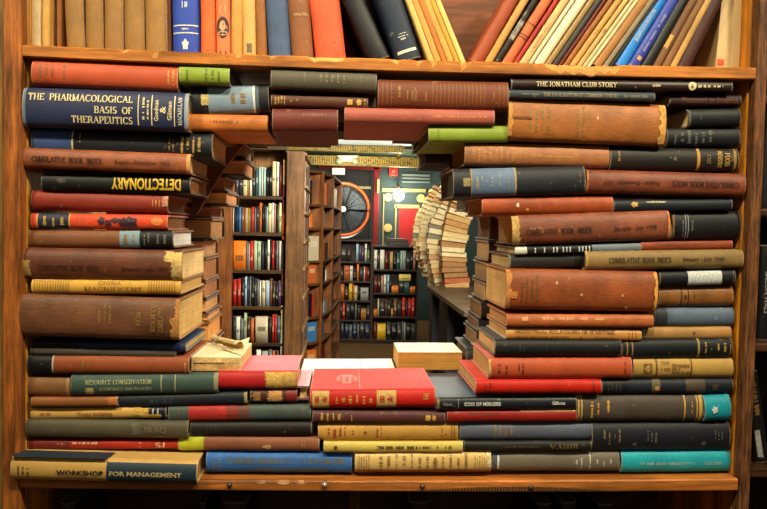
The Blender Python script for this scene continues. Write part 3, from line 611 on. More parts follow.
FB((655,308),(735,308),18.8,(92,108,130),'grey blue book without lettering near the right upright, under the golden brown book',GR,bands=[(655,668,(50,55,66))],marks=[('orn',716,.45,2,2.6,(120,135,155),4)])
FB((507,314.3),(654,315.3),13,(188,100,52),'slim orange tan book lying directly under the largest leather book',GR,d=.006,kind='leather',pages=(190,140,80),marks=[('orn',525,.65,4,2.4,(225,160,110),4),('row',542,575,.7,3,(222,160,115)),('row',580,604,.7,3,(222,160,115))])
FB((506.5,328.3),(642,330),11.5,(194,134,66),'tan book titled INDUSTRIAL RELATIONS IN WARTIME',GR,d=.012,kind='jacket',pages=(205,160,95),bands=[(628.5,629.6,(135,80,40)),(632,633,(135,80,40)),(635.5,636.5,(135,80,40))],marks=[('t','INDUSTRIAL RELATIONS IN WARTIME',515,615,.76,3.8,(90,50,30),0),('t','GREAT BRITAIN, 1939-1945',515,569,.27,3,(100,58,34),0),('t','Chamberlin',594,615,.27,3,(100,58,34),0),('orn',581,.28,1,1,(100,58,34),0)])
FB((643,327.5),(732,327),12.8,(180,134,78),'pale tan book right of the INDUSTRIAL RELATIONS book',GR,marks=[('orn',694,.55,1.8,1.8,(120,80,45),4),('patch',721,722.3,.05,.95,(205,130,60),'','stripe'),('patch',724.5,725.8,.05,.95,(205,130,60),'','stripe')])
FB((495,340),(622,340.3),16.3,(28,29,32),'black book under INDUSTRIAL RELATIONS, cream pages toward the opening',GR,d=.008,pages=(225,185,120),topcol=(70,72,78),marks=[('cols',505,508,1,(52,50,46),.1,.9),('cols',518,526,2,(52,50,46),.2,.8),('cols',545,548,1,(56,52,46),.1,.9),('cols',600,612,4,(44,42,40),.1,.9)])
FB((622.5,340),(733,338.6),19,(24,30,38),'navy black book with gold stamped right end above the tan book with horse emblem',GR,d=.014,bands=[(627,628.3,DIM),(632,633.3,DIM),(698,700,(150,130,80))],marks=[('cols',704,708,1,GOLD,.25,.85),('cols',710,713,1,DIM,.4,.6),('cols',716,721,1,GOLD,.3,.85),('cols',722.5,728,1,GOLD,.28,.85),('cols',729,732,1,DIM,.1,.9)])
FB((489,358.2),(632.5,358),21.5,(186,80,44),'orange brown cloth book with dark vertical lettering and pink top cover at left end',GR,d=.008,D=.17,pages=(205,165,100),topcol=(212,110,100),marks=[('cols',496,510,2,(84,38,26),.12,.88),('cols',517,525,2,(80,36,24),.15,.85),('cols',624,627,1,(110,48,28),.1,.9),('patch',489,492,.05,.95,(210,170,105),'R','torn_end')])
FB((634,358.2),(734,358),20.8,(190,150,78),'tan book with dark horse emblem and lettering right of the orange brown book',GR,d=.016,marks=[('orn',648,.5,5.5,6.5,(120,85,45),4),('orn',648,.5,3,4,(180,140,70),3),('patch',656,657.6,.02,.98,(95,65,35),'','rule_line'),('row',661,671,.75,4,(130,92,50)),('row',661,680,.45,4,(130,92,50)),('row',672,690,.62,4,(130,92,50)),('row',672,692,.3,3,(130,92,50)),('patch',691,692.3,.02,.98,(110,76,40),'','rule_line')])
FB((476,380.3),(602,380.3),14,(196,28,10),'bright red book at the bottom left of the right stack with cream page edge',GR,d=.006,D=.185,pages=(215,180,120),topcol=(212,66,52),marks=[('cols',483,493,2,(120,28,18),.15,.85),('cols',509,512,1,(120,28,18),.2,.8),('patch',593,594.5,.02,.98,(110,24,16),'','rule_line')])
FB((602.5,380.3),(734,379.3),14,(34,42,56),'dark blue book with gold brown bands under the tan horse book',GR,d=.015,bands=[(602.5,628,(26,29,36)),(652,660.5,(98,84,62)),(686,705.5,(82,70,56))],marks=[('cols',607,622,4,(70,68,60),.1,.9),('orn',657,.4,2.6,2.6,(200,150,80),4),('orn',715,.45,4,4,(60,52,48),4)])

# ---- bridge above the opening
FB((271,67.2),(377,71.5),21,(84,76,62),'grey brown faded cloth book under the shelf above the opening',GT,d=.002,marks=[('cols',303,306,1,(120,110,85),.3,.9),('cols',318,347,5,(128,116,88),.3,.9),('cols',360,363,1,(120,110,85),.4,.9)])
FB((271,93.5),(368,96),13,(84,42,24),'slim dark brown book with gold stamping below the grey brown faded book',GT,d=.014,marks=[('cols',274,286,4,GOLD,.1,.9),('cols',288,300,2,DIM,.3,.7),('orn',350,.5,3.5,3.5,GOLD,4),('orn',359,.5,3,3.5,GOLD,5),('cols',364,366,1,GOLD,.1,.9)])
FB((272,107.5),(338,108.2),24,(104,42,34),'dark red book hanging over the upper left of the opening',GT,d=.012,D=.2,marks=[('row',303,327,.72,4,(140,62,55)),('orn',288,.9,3,1.5,(130,70,55),0)])
FB((378,78.2),(509,80.8),29.5,(114,54,28),'reddish brown book with gold zigzag pattern above the long pink red book',GT,d=.002,marks=[('zig',382,395,3,5,(165,112,60)),('zig',432,488,14,5,(165,112,60)),('zig',499,508,2,5,(165,112,60)),('cols',397,402,1,(165,120,70),.25,.8),('cols',405,415,2,DIM,.2,.7),('cols',424,428,1,DIM,.2,.7),('cols',492,496,1,DIM,.25,.7)])
FB((344.5,106.8),(495,109.8),15.3,(172,88,74),'long pink red book spanning the top of the opening',GT,d=.004,D=.245,marks=[('row',432,487,.5,2.6,(200,130,85)),('row',366,400,.5,2,(180,95,75))])
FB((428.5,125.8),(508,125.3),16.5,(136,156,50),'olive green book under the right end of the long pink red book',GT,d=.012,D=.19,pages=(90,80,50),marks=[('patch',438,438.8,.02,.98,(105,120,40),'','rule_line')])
# torn curl on the cream book
def topmark(lbl, poly, color, name, lift=.0004, mat='ink', bump=0.0):
    for r in col.objects:
        if r.get('label', '').startswith(lbl): break
    cv = [c for c in r.children if c.name.startswith('cover')][0]
    T = max(v[2] for v in cv.bound_box)+lift
    m = Matrix.Translation(r.location) @ r.rotation_euler.to_matrix().to_4x4(); inv = m.inverted(); mb = MB(); ids = []; o_ = inv @ CAM
    for x, y in poly:
        d_ = inv.to_3x3() @ (fw*F + rt*(x-CX) - up*(y-CY)); ids.append(mb.vert(o_+d_*((T-o_.z)/d_.z)))
    mb.face(ids, color)
    return mb.build(name, M[mat], r)
ell = lambda cx, cy, rx, ry, n=26: [(cx+rx*math.cos(2*math.pi*i/n), cy+ry*math.sin(2*math.pi*i/n)) for i in range(n)]
topmark('large red book', ell(347, 379, 10.5, 4.6), (232, 120, 110), 'cover_stamp')
for x in (341, 347, 353): topmark('large red book', ell(x, 379.2, 2.2, 3.2), (205, 60, 55), 'cover_stamp', .0011)
topmark('large red book', [(358.2,370.5),(359,370.5),(360.4,389),(359.4,389)], (225, 130, 120), 'cover_line')
topmark('yellow and navy', [(19,449.8),(116,452.5),(106,459.0),(11.5,456.6)], (36, 52, 68), 'navy_corner', .0011)
# ------------------------------------------------------------------ the bookcase with the opening
WOOD = (176, 106, 44); POST = (150, 92, 40)
def quad3(pts):
    (x0,y0),(x1,y1),(x2,y2) = pts
    return lambda x: y0*(x-x1)*(x-x2)/((x0-x1)*(x0-x2)) + y1*(x-x0)*(x-x2)/((x1-x0)*(x1-x2)) + y2*(x-x0)*(x-x1)/((x2-x0)*(x2-x1))
top_t = quad3(((20,44.5),(345,57.3),(757,67.5))); top_b = quad3(((20,56.5),(345,69.8),(757,79.5)))
low_t = quad3(((10,478.5),(470,481),(740,478.8))); low_b = quad3(((10,488),(470,492),(740,491)))
case = empty('bookcase', P(380, 500, 0.2), 'large varnished wooden bookcase framing the opening, packed with old books', 'bookcase')
caseinv = Matrix.Translation(-case.location)
def part(mb, name, m, **kw):
    o = mb.build(name, m, case, **kw); o.matrix_parent_inverse = caseinv; return o
def board(name, xa, xb, ft, fb, depth, chips, tint, n=150):
    mb = MB(); rn = random.Random(len(name)); rows = []
    for i in range(n+1):
        x = xa+(xb-xa)*i/n; a = P(x, ft(x), 0); b = P(x, fb(x), 0)
        cut = 0.0; raw = 0
        for (cx_, w, dp) in chips:
            t = abs(x-cx_)/w
            if t < 1: cut = max(cut, 1.6*dp*(1-t*t)*rn.uniform(.75, 1.05))
        cut += rn.uniform(0, .0003)
        T = a.z-b.z; r = .0018
        pr = [(cut*1.1+r, a.z), (cut*.55, a.z-r-cut*.5), (0.0, a.z-r-cut*1.15), (0.0, b.z+r), (r, b.z), (depth, b.z), (depth, a.z)]
        rows.append(([mb.vert((a.x, y, z)) for y, z in pr], cut > .0012))
    for (ra, ca), (rb, cb) in zip(rows, rows[1:]):
        for k in range(7):
            c = tint
            if k in (0, 1) and (ca and cb): c = mixc(tint, (238, 190, 120), .55)
            mb.face((ra[k], rb[k], rb[(k+1)%7], ra[(k+1)%7]), c, False)
    mb.face(rows[0][0][::-1], tint); mb.face(rows[-1][0], tint)
    return part(mb, name, M['wood_x'])
chips = [(121,3,.005),(125,3,.006),(155,5,.007),(272,4,.005),(313,4,.005),(322,5,.004),(332,5,.004),(341,4,.004),(396,4,.005),(419,4,.006),(434,4,.007),(463,5,.009),
         (536,5,.003),(549,4,.005),(560,10,.008),(575,9,.009),(590,12,.010),(604,8,.008),(614,7,.007),(226,4,.004),(238,4,.004)]
board('shelf', 19.5, 757, top_t, top_b, .27, chips, (206, 126, 52))
lowsh = board('shelf', 6, 738, low_t, low_b, .46, [(283,9,.0022),(301,6,.002),(262,5,.0016)], (188, 112, 48))
# uprights
def upright(name, pa, pb, m, tint, depth, zt=2.75, y0=-.0, nm=None):
    """pa, pb: (upper pixel, lower pixel) of the left and right edge of the front face, at picture rows 80 and 470"""
    a0, a1 = P(pa[0], 80, 0), P(pa[1], 470, 0); b0, b1 = P(pb[0], 80, 0), P(pb[1], 470, 0); mb = MB(); rn = random.Random(int(pa[0]))
    NZ = 60; fr = []
    for i in range(NZ+1):
        z = zt*i/NZ; ta = (z-a1.z)/(a0.z-a1.z); ax = a1.x+(a0.x-a1.x)*ta; bx = b1.x+(b0.x-b1.x)*ta; j = lambda: rn.uniform(-.0006, .0006)
        fr.append([mb.vert((ax+j(), y0, z)), mb.vert((ax+.0015, y0-.0022+j(), z)), mb.vert((bx-.0015, y0-.0022+j(), z)), mb.vert((bx+j(), y0, z)), mb.vert((bx, depth, z)), mb.vert((ax, depth, z))])
    for p, q in zip(fr, fr[1:]):
        for k in range(6): mb.face((p[k], p[(k+1)%6], q[(k+1)%6], q[k]), tint)
    mb.face(fr[0], tint); mb.face(fr[-1], tint)
    return part(mb, name, m)
upright('side_panel', (3.5, 3), (22, 20.5), M['wood_front'], (186, 106, 44), .018)
upright('inner_panel', (4, 3.5), (22.5, 21), M['wood_z'], (226, 160, 62), .46, y0=.0215)
upright('side_panel', (755.5, 739.5), (766.5, 750.3), M['wood_post'], (132, 82, 46), .018)
# the right panel's smooth inner board behind its rough front edge
upright('inner_panel', (754.5, 738.5), (765.5, 749.5), M['wood_z'], (232, 146, 34), .46, y0=.0215)
# back of the upper compartment, back of the lower one
za = P(380, 66, 0).z; XL = P(15, 250, 0).x; XR = P(752, 270, 0).x
mb = MB(); mb.box((XL, .255, za), (XR, .27, 2.75), (128, 70, 32)); part(mb, 'back_panel', M['wood_x'])
zl = P(380, 485, 0).z
mb = MB(); mb.box((XL, .3, 0), (XR, .315, zl), (70, 38, 22)); part(mb, 'back_panel', M['wood_x'])
p0 = P(349, 500, .27); p1 = P(360, 500, .27); mb = MB(); mb.box((p0.x, .25, .0), (p1.x, .3, zl-.006), (110, 66, 34)); part(mb, 'divider', M['wood_z'])
mb = MB(); zt = P(380, 620, 0).z; mb.box((XL, 0, zt-.02), (XR, .3, zt), (120, 70, 34)); part(mb, 'shelf', M['wood_x'])
for x, y in ((229.5, 484.8), (324.5, 485), (422.5, 486.5), (531, 487.5)):
    c = P(x, y, -.0012); mb = MB(); mb.sphere((c.x, c.y, c.z), .0042, (96, 84, 72) if x != 324.5 else (190, 180, 165), 14, 8); part(mb, 'nail_head', M['metal'])
# ribbed strip along the lower shelf edge
mb = MB()
for i in range(64):
    x = 428+ i*3.0; t = (x-428)/190.0; h = 4.6*math.sin(math.pi*min(1, max(.1, t*.9+.1)))
    a = P(x, 491.2-h, -.0012); b = P(x+1.6, 491.4, -.0012); mb.box((a.x, -.0016, b.z), (b.x, .0, a.z), (70, 50, 36))
part(mb, 'ribbed_tape', M['plastic'])

# ------------------------------------------------------------------ books standing on the upper shelf
GU = 'books standing on the upper shelf'
def zshelf(px): return P(px, top_t(px), 0).z
def standing(b0, b1, t0, t1, color, label, marks=(), kind='cloth', d=.032, H=.21, group=GU, pages=(215,180,120), bands=(), D=.16, z0=None, name='book', **kw):
    """b0,b1 = left and right pixel at the shelf, t0,t1 = the same at the picture's top edge"""
    cnt[0] += 1
    yb = top_t((b0+b1)/2)-2 if z0 is None else 500
    L0, R0 = P(b0, yb, d), P(b1, yb, d); L1, R1 = P(t0, 0, d), P(t1, 0, d)
    v = ((L1+R1)-(L0+R0))*.5; lean = math.atan2(v.x, v.z)
    T = (R0.x-L0.x)*math.cos(lean)-.0003
    zs = zshelf((b0+b1)/2)+.0004 if z0 is None else z0-H
    u = Vector((math.sin(lean), 0, math.cos(lean))); n = Vector((math.cos(lean), 0, -math.sin(lean)))   # up the spine / to the right across it
    if lean >= 0: Rb = Vector((R0.x, d, zs))
    else: Rb = Vector((L0.x, d, zs)) + n*T
    A = Rb+u*H; ang = math.atan2(-u.z, -u.x)
    W = P(b1, yb, d); pm = (P(b1+10, yb, d)-W).length/10
    ml = []
    for m in marks:      # positions along the spine measured in picture pixels above the shelf, f across the spine from the left
        S = lambda q: H/2-q*pm
        if m[0] == 't': ml.append(('t', m[1], S(m[3]), S(m[2]), m[4]*T, m[5]*pm, m[6], m[7]))
        elif m[0] == 'row': ml.append(('row', S(m[2]), S(m[1]), m[3]*T, m[4]*pm, m[5]))
        elif m[0] == 'cols': ml.append(('cols', S(m[2]), S(m[1]), *m[3:]))
        elif m[0] == 'patch': ml.append(('patch', S(m[2]), S(m[1]), *m[3:]))
        elif m[0] == 'orn': ml.append(('orn', S(m[1]), m[2]*T, m[3]*pm, m[4]*pm, m[5], m[6]))
    bl = [(H/2-b_*pm, H/2-a_*pm, c) for a_, b_, c in bands]
    return make_book(A, ang, H, T, D, color, label, group, kind=kind, marks=ml, bands=bl, pages=pages, seed=cnt[0], name=name, **kw)
U = standing
U(29.5,41,29.5,41,(232,206,160),'cream white book at the far left end of the upper shelf',H=.22)
U(41,49.5,41,49.5,(206,158,84),'slim yellow tan book second from the left on the upper shelf',H=.23)
U(50,56,49.5,55.5,(122,72,34),'narrow dark brown book third from the left on the upper shelf',d=.05)
U(56.5,62.5,56,62,(150,92,42),'narrow brown book beside the matching tan volumes',d=.045)
for i, (a, b, ta, tb, w) in enumerate(((65.5,84.5,63,83,'first'),(85,103,83.5,102.5,'second'),(103.5,123,103,122.5,'third'),(123.5,144,123,143.5,'fourth'),(144.5,166.5,144,166,'fifth'))):
    U(a,b,ta,tb,[(160,118,64),(154,112,58),(158,115,62),(152,110,58),(162,118,62)][i],'tan cloth volume, %s from the left of the five matching ones'%w,wear=1.6)
U(167,171.5,166.5,171,(120,70,46),'very thin brown book between the tan volumes and the blue book',d=.045)
U(172,199.5,170.5,199,(44,74,178),'royal blue book with two white lines and white emblem',marks=[('patch',22,23.3,.04,.96,PALE,'','rule_line'),('patch',29.5,30.8,.04,.96,PALE,'','rule_line'),('t','1958',24.5,28.2,.5,8,PALE,-90) if False else ('cols',24.8,28.5,1,PALE,.3,.7),('orn',11,.5,6,3.6,PALE,5),('cols',42,60,1,PALE,.4,.6)])
U(200.5,215.5,200,215,(230,104,48),'plain bright orange book beside the royal blue book',marks=[('row',6,8,.5,6,(110,50,30))])
U(215.8,230.5,215.3,230.5,(222,122,78),'salmon orange book with an oval portrait on its spine',marks=[('orn',30,.5,10.5,6.2,(58,36,28),0),('orn',31.5,.48,5,3,(225,165,125),0),('orn',24,.5,2.2,4.6,(225,165,125),0),('row',3,6,.5,9,(80,45,30)),('row',42,52,.5,8,(235,180,140))])
U(230.8,242.5,231,243,(204,150,76),'ochre yellow book right of the portrait book',)
U(243,256.5,243.5,254,(222,174,100),'pale yellow book with small dark figure near its foot',marks=[('orn',10,.5,6,3.4,(110,95,75),4)])
U(257,267.5,254.5,265.5,(170,104,46),'speckled brown book between the pale yellow and the slate blue books',kind='leather')
U(268,291.5,265.5,288,(72,92,128),'plain slate blue book on the upper shelf')
U(292,314,288.5,309,(138,84,50),'brown cloth book with a pale worn strip, beside the slate blue book',marks=[('patch',42,47,.25,.9,(190,145,100),'LR','worn_strip')])
U(316,347,309,341,(226,92,56),'wide coral orange book standing before the dark gap',marks=[('row',15,19,.5,14,(150,60,40))])
U(372,395,343,372,(28,30,36),'black leather book leaning left, first of the leaning pair',kind='leather',d=.04,H=.2)
U(398,425,378,408,(34,46,66),'navy book leaning left with white lettering and a white bar',H=.2,marks=[('patch',7.5,10.5,.12,.88,(225,222,205),'','white_bar'),('cols',20,28,3,PALE,.3,.75)])
for i, (b0,b1,t0,t1,c,l) in enumerate(((430,436,408.5,414,(212,174,100),'first'),(436.5,443,414.5,420.5,(206,150,74),'second'),(443.5,449,421,426,(190,114,46),'third'),(449.5,456,426.5,432,(206,158,76),'fourth'),(456.5,461.5,432.5,437.5,(204,152,54),'fifth'),(462,467.5,438,443.5,(222,192,112),'sixth'))):
    U(b0,b1,t0,t1,c,'thin yellow tan volume leaning left, %s of six from the left'%l,kind='paper' if i in (0,5) else 'cloth',H=.2,bulge=.001)
lean = [(467,481.5,501,515.5,(160,74,44),'reddish brown book leaning right, first of the leaning row after the gap',()),
 (482,490.5,516.5,526,(206,150,80),'tan book leaning right against the black lettered book',()),
 (491,498.5,527,536,(34,26,24),'black book leaning right with white title for Cooperation',(('t','for Cooperation',18,62,.5,5,(205,195,180),90),)),
 (499,510.5,536.5,549,(206,106,60),'orange brown book leaning right with two dark rings',(('patch',30,31,.02,.98,(90,40,25),'','ring'),('patch',33,34,.02,.98,(90,40,25),'','ring'),('patch',46,47,.02,.98,(90,40,25),'','ring'))),
 (511,516,549.5,556,(176,48,44),'narrow red book leaning right beside the orange brown ringed book',()),
 (516.5,525.5,556.5,566,(214,178,120),'cream book with faint lettering leaning right beside the narrow red one',(('row',15,48,.5,3,(205,150,95)),)),
 (526,530.5,566.5,571,(222,202,168),'thin off white book leaning right with a dark joint',()),
 (531,542,571.5,584,(232,216,180),'white book leaning right, the brightest of the leaning row',()),
 (542.5,549.5,585,591,(150,118,68),'olive tan book leaning right behind the bright white one',()),
 (550,556,592,598,(62,60,58),'charcoal thin book leaning right',()),
 (556.5,560.5,598.5,603,(106,38,28),'thin maroon book leaning right beside the charcoal one',()),
 (561,567,603.5,610,(160,96,42),'brown book leaning right beside the thin maroon one',()),
 (567.5,574.5,611,618,(204,152,82),'yellow tan book leaning right with small dark title',(('row',26,44,.5,3,(120,80,40)),)),
 (575,580.5,619,625,(208,166,100),'light tan book leaning right with a dark title near its middle',(('row',30,46,.5,3,(130,85,45)),)),
 (581,585,626,630,(222,196,146),'thin cream book leaning right next to the light tan pair',()),
 (585.5,589.5,631,634.5,(228,206,164),'thin ivory book leaning right before the wide brown one',()),
 (590,600.5,635,645,(168,116,62),'wide mid brown book leaning right before the grey one',()),
 (601,607,645,651,(140,126,104),'grey book leaning right',()),
 (607.5,611.5,651,655,(26,26,28),'thin black book leaning right against the bright blue one',()),
 (612,625,650,664,(38,130,220),'bright sky blue book leaning right with white title',(('t','BRITTEN BALLETOMANE',28,66,.5,3.6,PALE,-90),)),
 (625.5,638.5,664.5,676,(48,64,160),'indigo blue glossy book leaning right with gold publisher mark',(('row',18,60,.55,2.6,(150,150,195)),('orn',10,.55,2.6,2.6,(215,160,70),4))),
 (639,650.5,676.5,685,(24,26,28),'glossy black book leaning right beside the indigo one',()),
 (651,659.5,686,695,(116,78,48),'dull brown book leaning right with a torn corner showing pages',(('patch',20,36,.02,.5,(225,175,95),'R','torn_strip'),)),
 (660,668,695.5,702,(130,88,52),'brown book leaning right, second of the brown pair',()),
 (668.5,675.5,702.5,709,(190,146,82),'mustard tan book leaning right beside the brown pair',()),
 (676,690,709.5,719,(66,32,28),'dark maroon book leaning right, last of the leaning row',())]
for b0,b1,t0,t1,c,l,mk in lean:
    gl = 'jacket' if ('glossy' in l or 'sky blue' in l or 'bright white' in l or 'white' in l[:16]) else 'cloth'
    U(b0,b1,t0,t1,c,l,marks=mk,kind=gl,H=.2)
U(715.5,731,724,734,(208,178,130),'cream pamphlet stack with an orange sticker at the right end of the upper shelf',marks=[('patch',7,13,.05,.5,(240,84,40),'','orange_sticker')],kind='paper',d=.05,H=.22)
U(731.5,739.5,735,741.5,(214,184,134),'cream folder beside the pamphlets with the orange sticker',kind='paper',d=.045,H=.22)
U(740,745,742,747.5,(170,132,80),'tan booklet between two cream folders at the right end',kind='paper',d=.05,H=.21)
U(745.5,752,748,754,(216,186,136),'cream folder touching the right upright on the upper shelf',kind='paper',d=.045,H=.22)
# lower shelf, only the tops of a few books show
for x0, x1, y, l in ((57,75,504,'dark book top on the bottom shelf, below the workshop book'),(199,207,503,'leaning dark book top on the bottom shelf, first of a pair below the blue book'),(222,249,503.5,'wide dark grey topped book on the bottom shelf, below the blue book'),
                  (412,434,503,'dark grey topped book on the bottom shelf, below the striped cream book'),(541,556,504,'dark book top on the bottom shelf, below the grey book'),(564,582,503,'black grey topped book on the bottom shelf, below the grey book'),(602,620,505,'brown black book top on the bottom shelf, below the turquoise book')):
    z0 = P((x0+x1)/2, y, .1).z
    standing(x0, x1, x0+2, x1+2, (40,34,36), l, d=.1, H=.22, D=.15, z0=z0, pages=(92,88,96), group='books on the bottom shelf', overhang=.001)

# ------------------------------------------------------------------ second row of books, behind the first
G2L = 'second row books at the left side of the opening'; G2R = 'second row books at the right side of the opening'
def second(px, yt, yb, side, color, label, pages=(200,155,100), flip=True, d=.225, D=.15, L=.19, ref=0.0, kind='cloth', rz=0.0, group=None, **kw):
    cnt[0] += 1
    a = P(px, yt, d+ref); b = P(px, yb, d+ref); T = a.z-b.z-.0006
    A = Vector((a.x-L if side == 'L' else a.x, d, a.z))
    return make_book(A, 0, L, T, D, color, label, group or (G2L if side == 'L' else G2R), kind=kind, pages=pages, flip=flip, seed=cnt[0], **kw)
for (px, yt, yb, c, l, kw) in (
  (244,142.5,158,(38,30,26),'black covered book, uppermost in the second row left of the opening',dict(pages=(183,134,85))),
  (245.5,159.5,176,(36,30,28),'dark covered book with tan page edges jutting furthest right, second from top on the left',dict(pages=(231,158,97))),
  (226,176.5,191,(120,72,44),'brown book behind the DETECTIONARY volume in the second row',dict(pages=(183,119,73))),
  (228,191.5,205.5,(44,32,28),'tan edged book with black boards above the deepest red brown one, left second row',dict(pages=(239,168,102))),
  (212,206,218.5,(104,62,42),'red brown book behind the red decorated spine, second row left',dict(pages=(183,119,75))),
  (212.5,219,240,(26,22,24),'thick book with black boards and brown pages behind the label striped book',dict(pages=(195,141,87))),
  (205,241,258,(150,112,76),'pale edged brown book behind the brown index volume, second row left',dict(pages=(213,158,103))),
  (206,258.5,281,(120,74,44),'brown book with silvery edge behind the China book, second row left',dict(pages=(183,122,75))),
  (206.5,281.5,298.5,(110,72,48),'brown book behind the upper part of the largest left book',dict(pages=(183,124,80))),
  (207,299,313.5,(30,28,32),'black boarded book behind the middle of the largest left book',dict(pages=(219,163,104))),
  (209,314,321.5,(124,76,50),'thin reddish brown book behind the lower part of the largest left book',dict(pages=(231,170,107))),
  (210,322,342,(176,112,54),'orange tan book lowest in the second row left, behind the torn cream book',dict(pages=(239,165,92),kind='leather')),
  (212,342.5,358,(80,48,30),'dark brown book under the orange tan one in the left second row',dict(pages=(183,134,85)))):
    second(px, yt, yb, 'L', c, l, **kw)
for (px, yt, yb, c, l, kw) in (
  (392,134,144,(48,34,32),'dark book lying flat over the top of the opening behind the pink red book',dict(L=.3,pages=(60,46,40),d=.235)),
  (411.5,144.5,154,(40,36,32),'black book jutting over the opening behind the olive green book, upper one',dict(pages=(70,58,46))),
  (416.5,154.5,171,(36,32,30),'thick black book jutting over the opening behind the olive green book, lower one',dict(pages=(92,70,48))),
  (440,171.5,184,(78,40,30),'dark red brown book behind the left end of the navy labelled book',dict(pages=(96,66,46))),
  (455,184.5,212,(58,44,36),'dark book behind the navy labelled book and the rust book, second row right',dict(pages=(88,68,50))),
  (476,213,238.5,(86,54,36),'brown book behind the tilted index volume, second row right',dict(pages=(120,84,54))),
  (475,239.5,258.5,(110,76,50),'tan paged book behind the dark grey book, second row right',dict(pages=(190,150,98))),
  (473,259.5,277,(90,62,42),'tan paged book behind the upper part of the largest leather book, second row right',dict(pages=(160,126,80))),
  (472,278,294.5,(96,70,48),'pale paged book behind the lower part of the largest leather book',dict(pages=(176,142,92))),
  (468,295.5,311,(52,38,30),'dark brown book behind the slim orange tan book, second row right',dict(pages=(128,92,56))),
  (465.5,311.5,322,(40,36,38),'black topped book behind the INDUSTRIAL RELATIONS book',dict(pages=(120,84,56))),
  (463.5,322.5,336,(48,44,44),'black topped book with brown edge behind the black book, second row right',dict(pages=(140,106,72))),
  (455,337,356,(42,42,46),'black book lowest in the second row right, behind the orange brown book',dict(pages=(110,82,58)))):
    kw = dict(kw); kw.setdefault('L', .2); dd = kw.pop('d', .225)
    second(px, yt, yb, 'R', c, l, ref=.15, flip=False, d=dd, **kw)
# dark underside book left of the top of the opening
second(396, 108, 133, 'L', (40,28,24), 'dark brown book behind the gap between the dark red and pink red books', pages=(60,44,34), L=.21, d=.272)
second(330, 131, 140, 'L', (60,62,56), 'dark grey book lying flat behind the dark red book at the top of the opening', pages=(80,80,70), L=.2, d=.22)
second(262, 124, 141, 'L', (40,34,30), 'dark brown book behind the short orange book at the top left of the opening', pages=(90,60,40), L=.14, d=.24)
# loose leaning board
mb = MB(); pts = [P(x, y, .208) for x, y in ((244,144),(242,143.5),(225,148),(207,160),(193,178),(191,215),(196,216),(206,198),(222,172))]
mb.prism(pts, (0, .003, 0), (122, 74, 44)); mb.tube([P(x, y, .207) for x, y in ((196.5,215),(206.5,198),(222.5,172),(244,144))], .0011, (206,150,100), 6); o = mb.build('loose_cover_board', M['leather']); tag(o, 'loose brown cover board leaning diagonally across the left edge of the opening', 'book cover')
# curled torn leaf on the cream book
mb = MB(); rn = random.Random(4); tb = P(215, 357, .034).z+.0006
c0 = PZ(213.5, 339.5, tb+.006); c1 = PZ(240, 347, tb+.006); ax = (c1-c0); ln = ax.length; ax.normalize(); sd = Vector((-ax.y, ax.x, 0)); NA, NL = 16, 10; g0 = []; g1 = []
for i in range(NL+1):
    t = i/NL; ra, rb = [], []
    for k in range(NA+1):
        th = R(-75+250*k/NA); rr_ = .0082*(1-.35*k/NA)*(1-.12*math.sin(t*5)); e_ = rn.uniform(-.0012, .0012) if k in (0, NA) else 0
        for lst, q in ((ra, rr_), (rb, rr_-.0006)):
            p = c0+ax*(ln*t+(rn.uniform(-.003, .003) if i in (0, NL) and lst is ra else 0))+sd*(q*math.cos(th)-.001)
            lst.append(mb.vert((p.x, p.y, tb+.0080+q*math.sin(th)+e_)))
    g0.append(ra); g1.append(rb)
for i in range(NL):
    for k in range(NA):
        mb.face((g0[i][k], g0[i][k+1], g0[i+1][k+1], g0[i+1][k]), (238,216,160), True); mb.face((g1[i][k], g1[i+1][k], g1[i+1][k+1], g1[i][k+1]), (226,196,136), True)
    for k in (0, NA): mb.face((g0[i][k], g0[i+1][k], g1[i+1][k], g1[i][k]), (226,196,136))
# the loose corner it was torn from
q = [PZ(x, y, tb+.0008) for x, y in ((222,349),(232,344),(246,339),(250,337.5),(247,346),(241,355))]
mb.prism(q, (0, 0, .0007), (240,222,170))
o = mb.build('torn_leaf', M['torn']); tag(o, 'curled torn paper leaf lying on the cream coverless book', 'paper')

# ------------------------------------------------------------------ the room beyond
FLOOR = 0.0; ZC = 2.66
def slab(name, a, b, m, tint): mb = MB(); mb.box(a, b, tint); return struct(mb.build(name, m))
slab('floor', (-5, -3.2, -.1), (6, 12.2, 0), M['carpet'], (112, 86, 56))
slab('ceiling', (-5, 2.2, ZC), (6, 12.2, ZC+.1), M['paint'], (84, 104, 84))
YB = 11.4
slab('wall_back', (-5, YB, 0), (6, YB+.12, ZC), M['paint'], (52, 72, 74))
slab('wall_left', (-5.1, 2.2, 0), (-5, 12.2, ZC), M['paint'], (70, 44, 30))
slab('wall_right', (6, 2.2, 0), (6.1, 12.2, ZC), M['paint'], (60, 52, 40))
def rectp(x0, x1, y0, y1, d, th, name, m, tint, parent=None, bevel=0.0):
    a = P(x0, y1, d); b = P(x1, y0, d); mb = MB(); mb.box((a.x, d, a.z), (b.x, d+th, b.z), tint); return mb.build(name, m, parent, bevel)
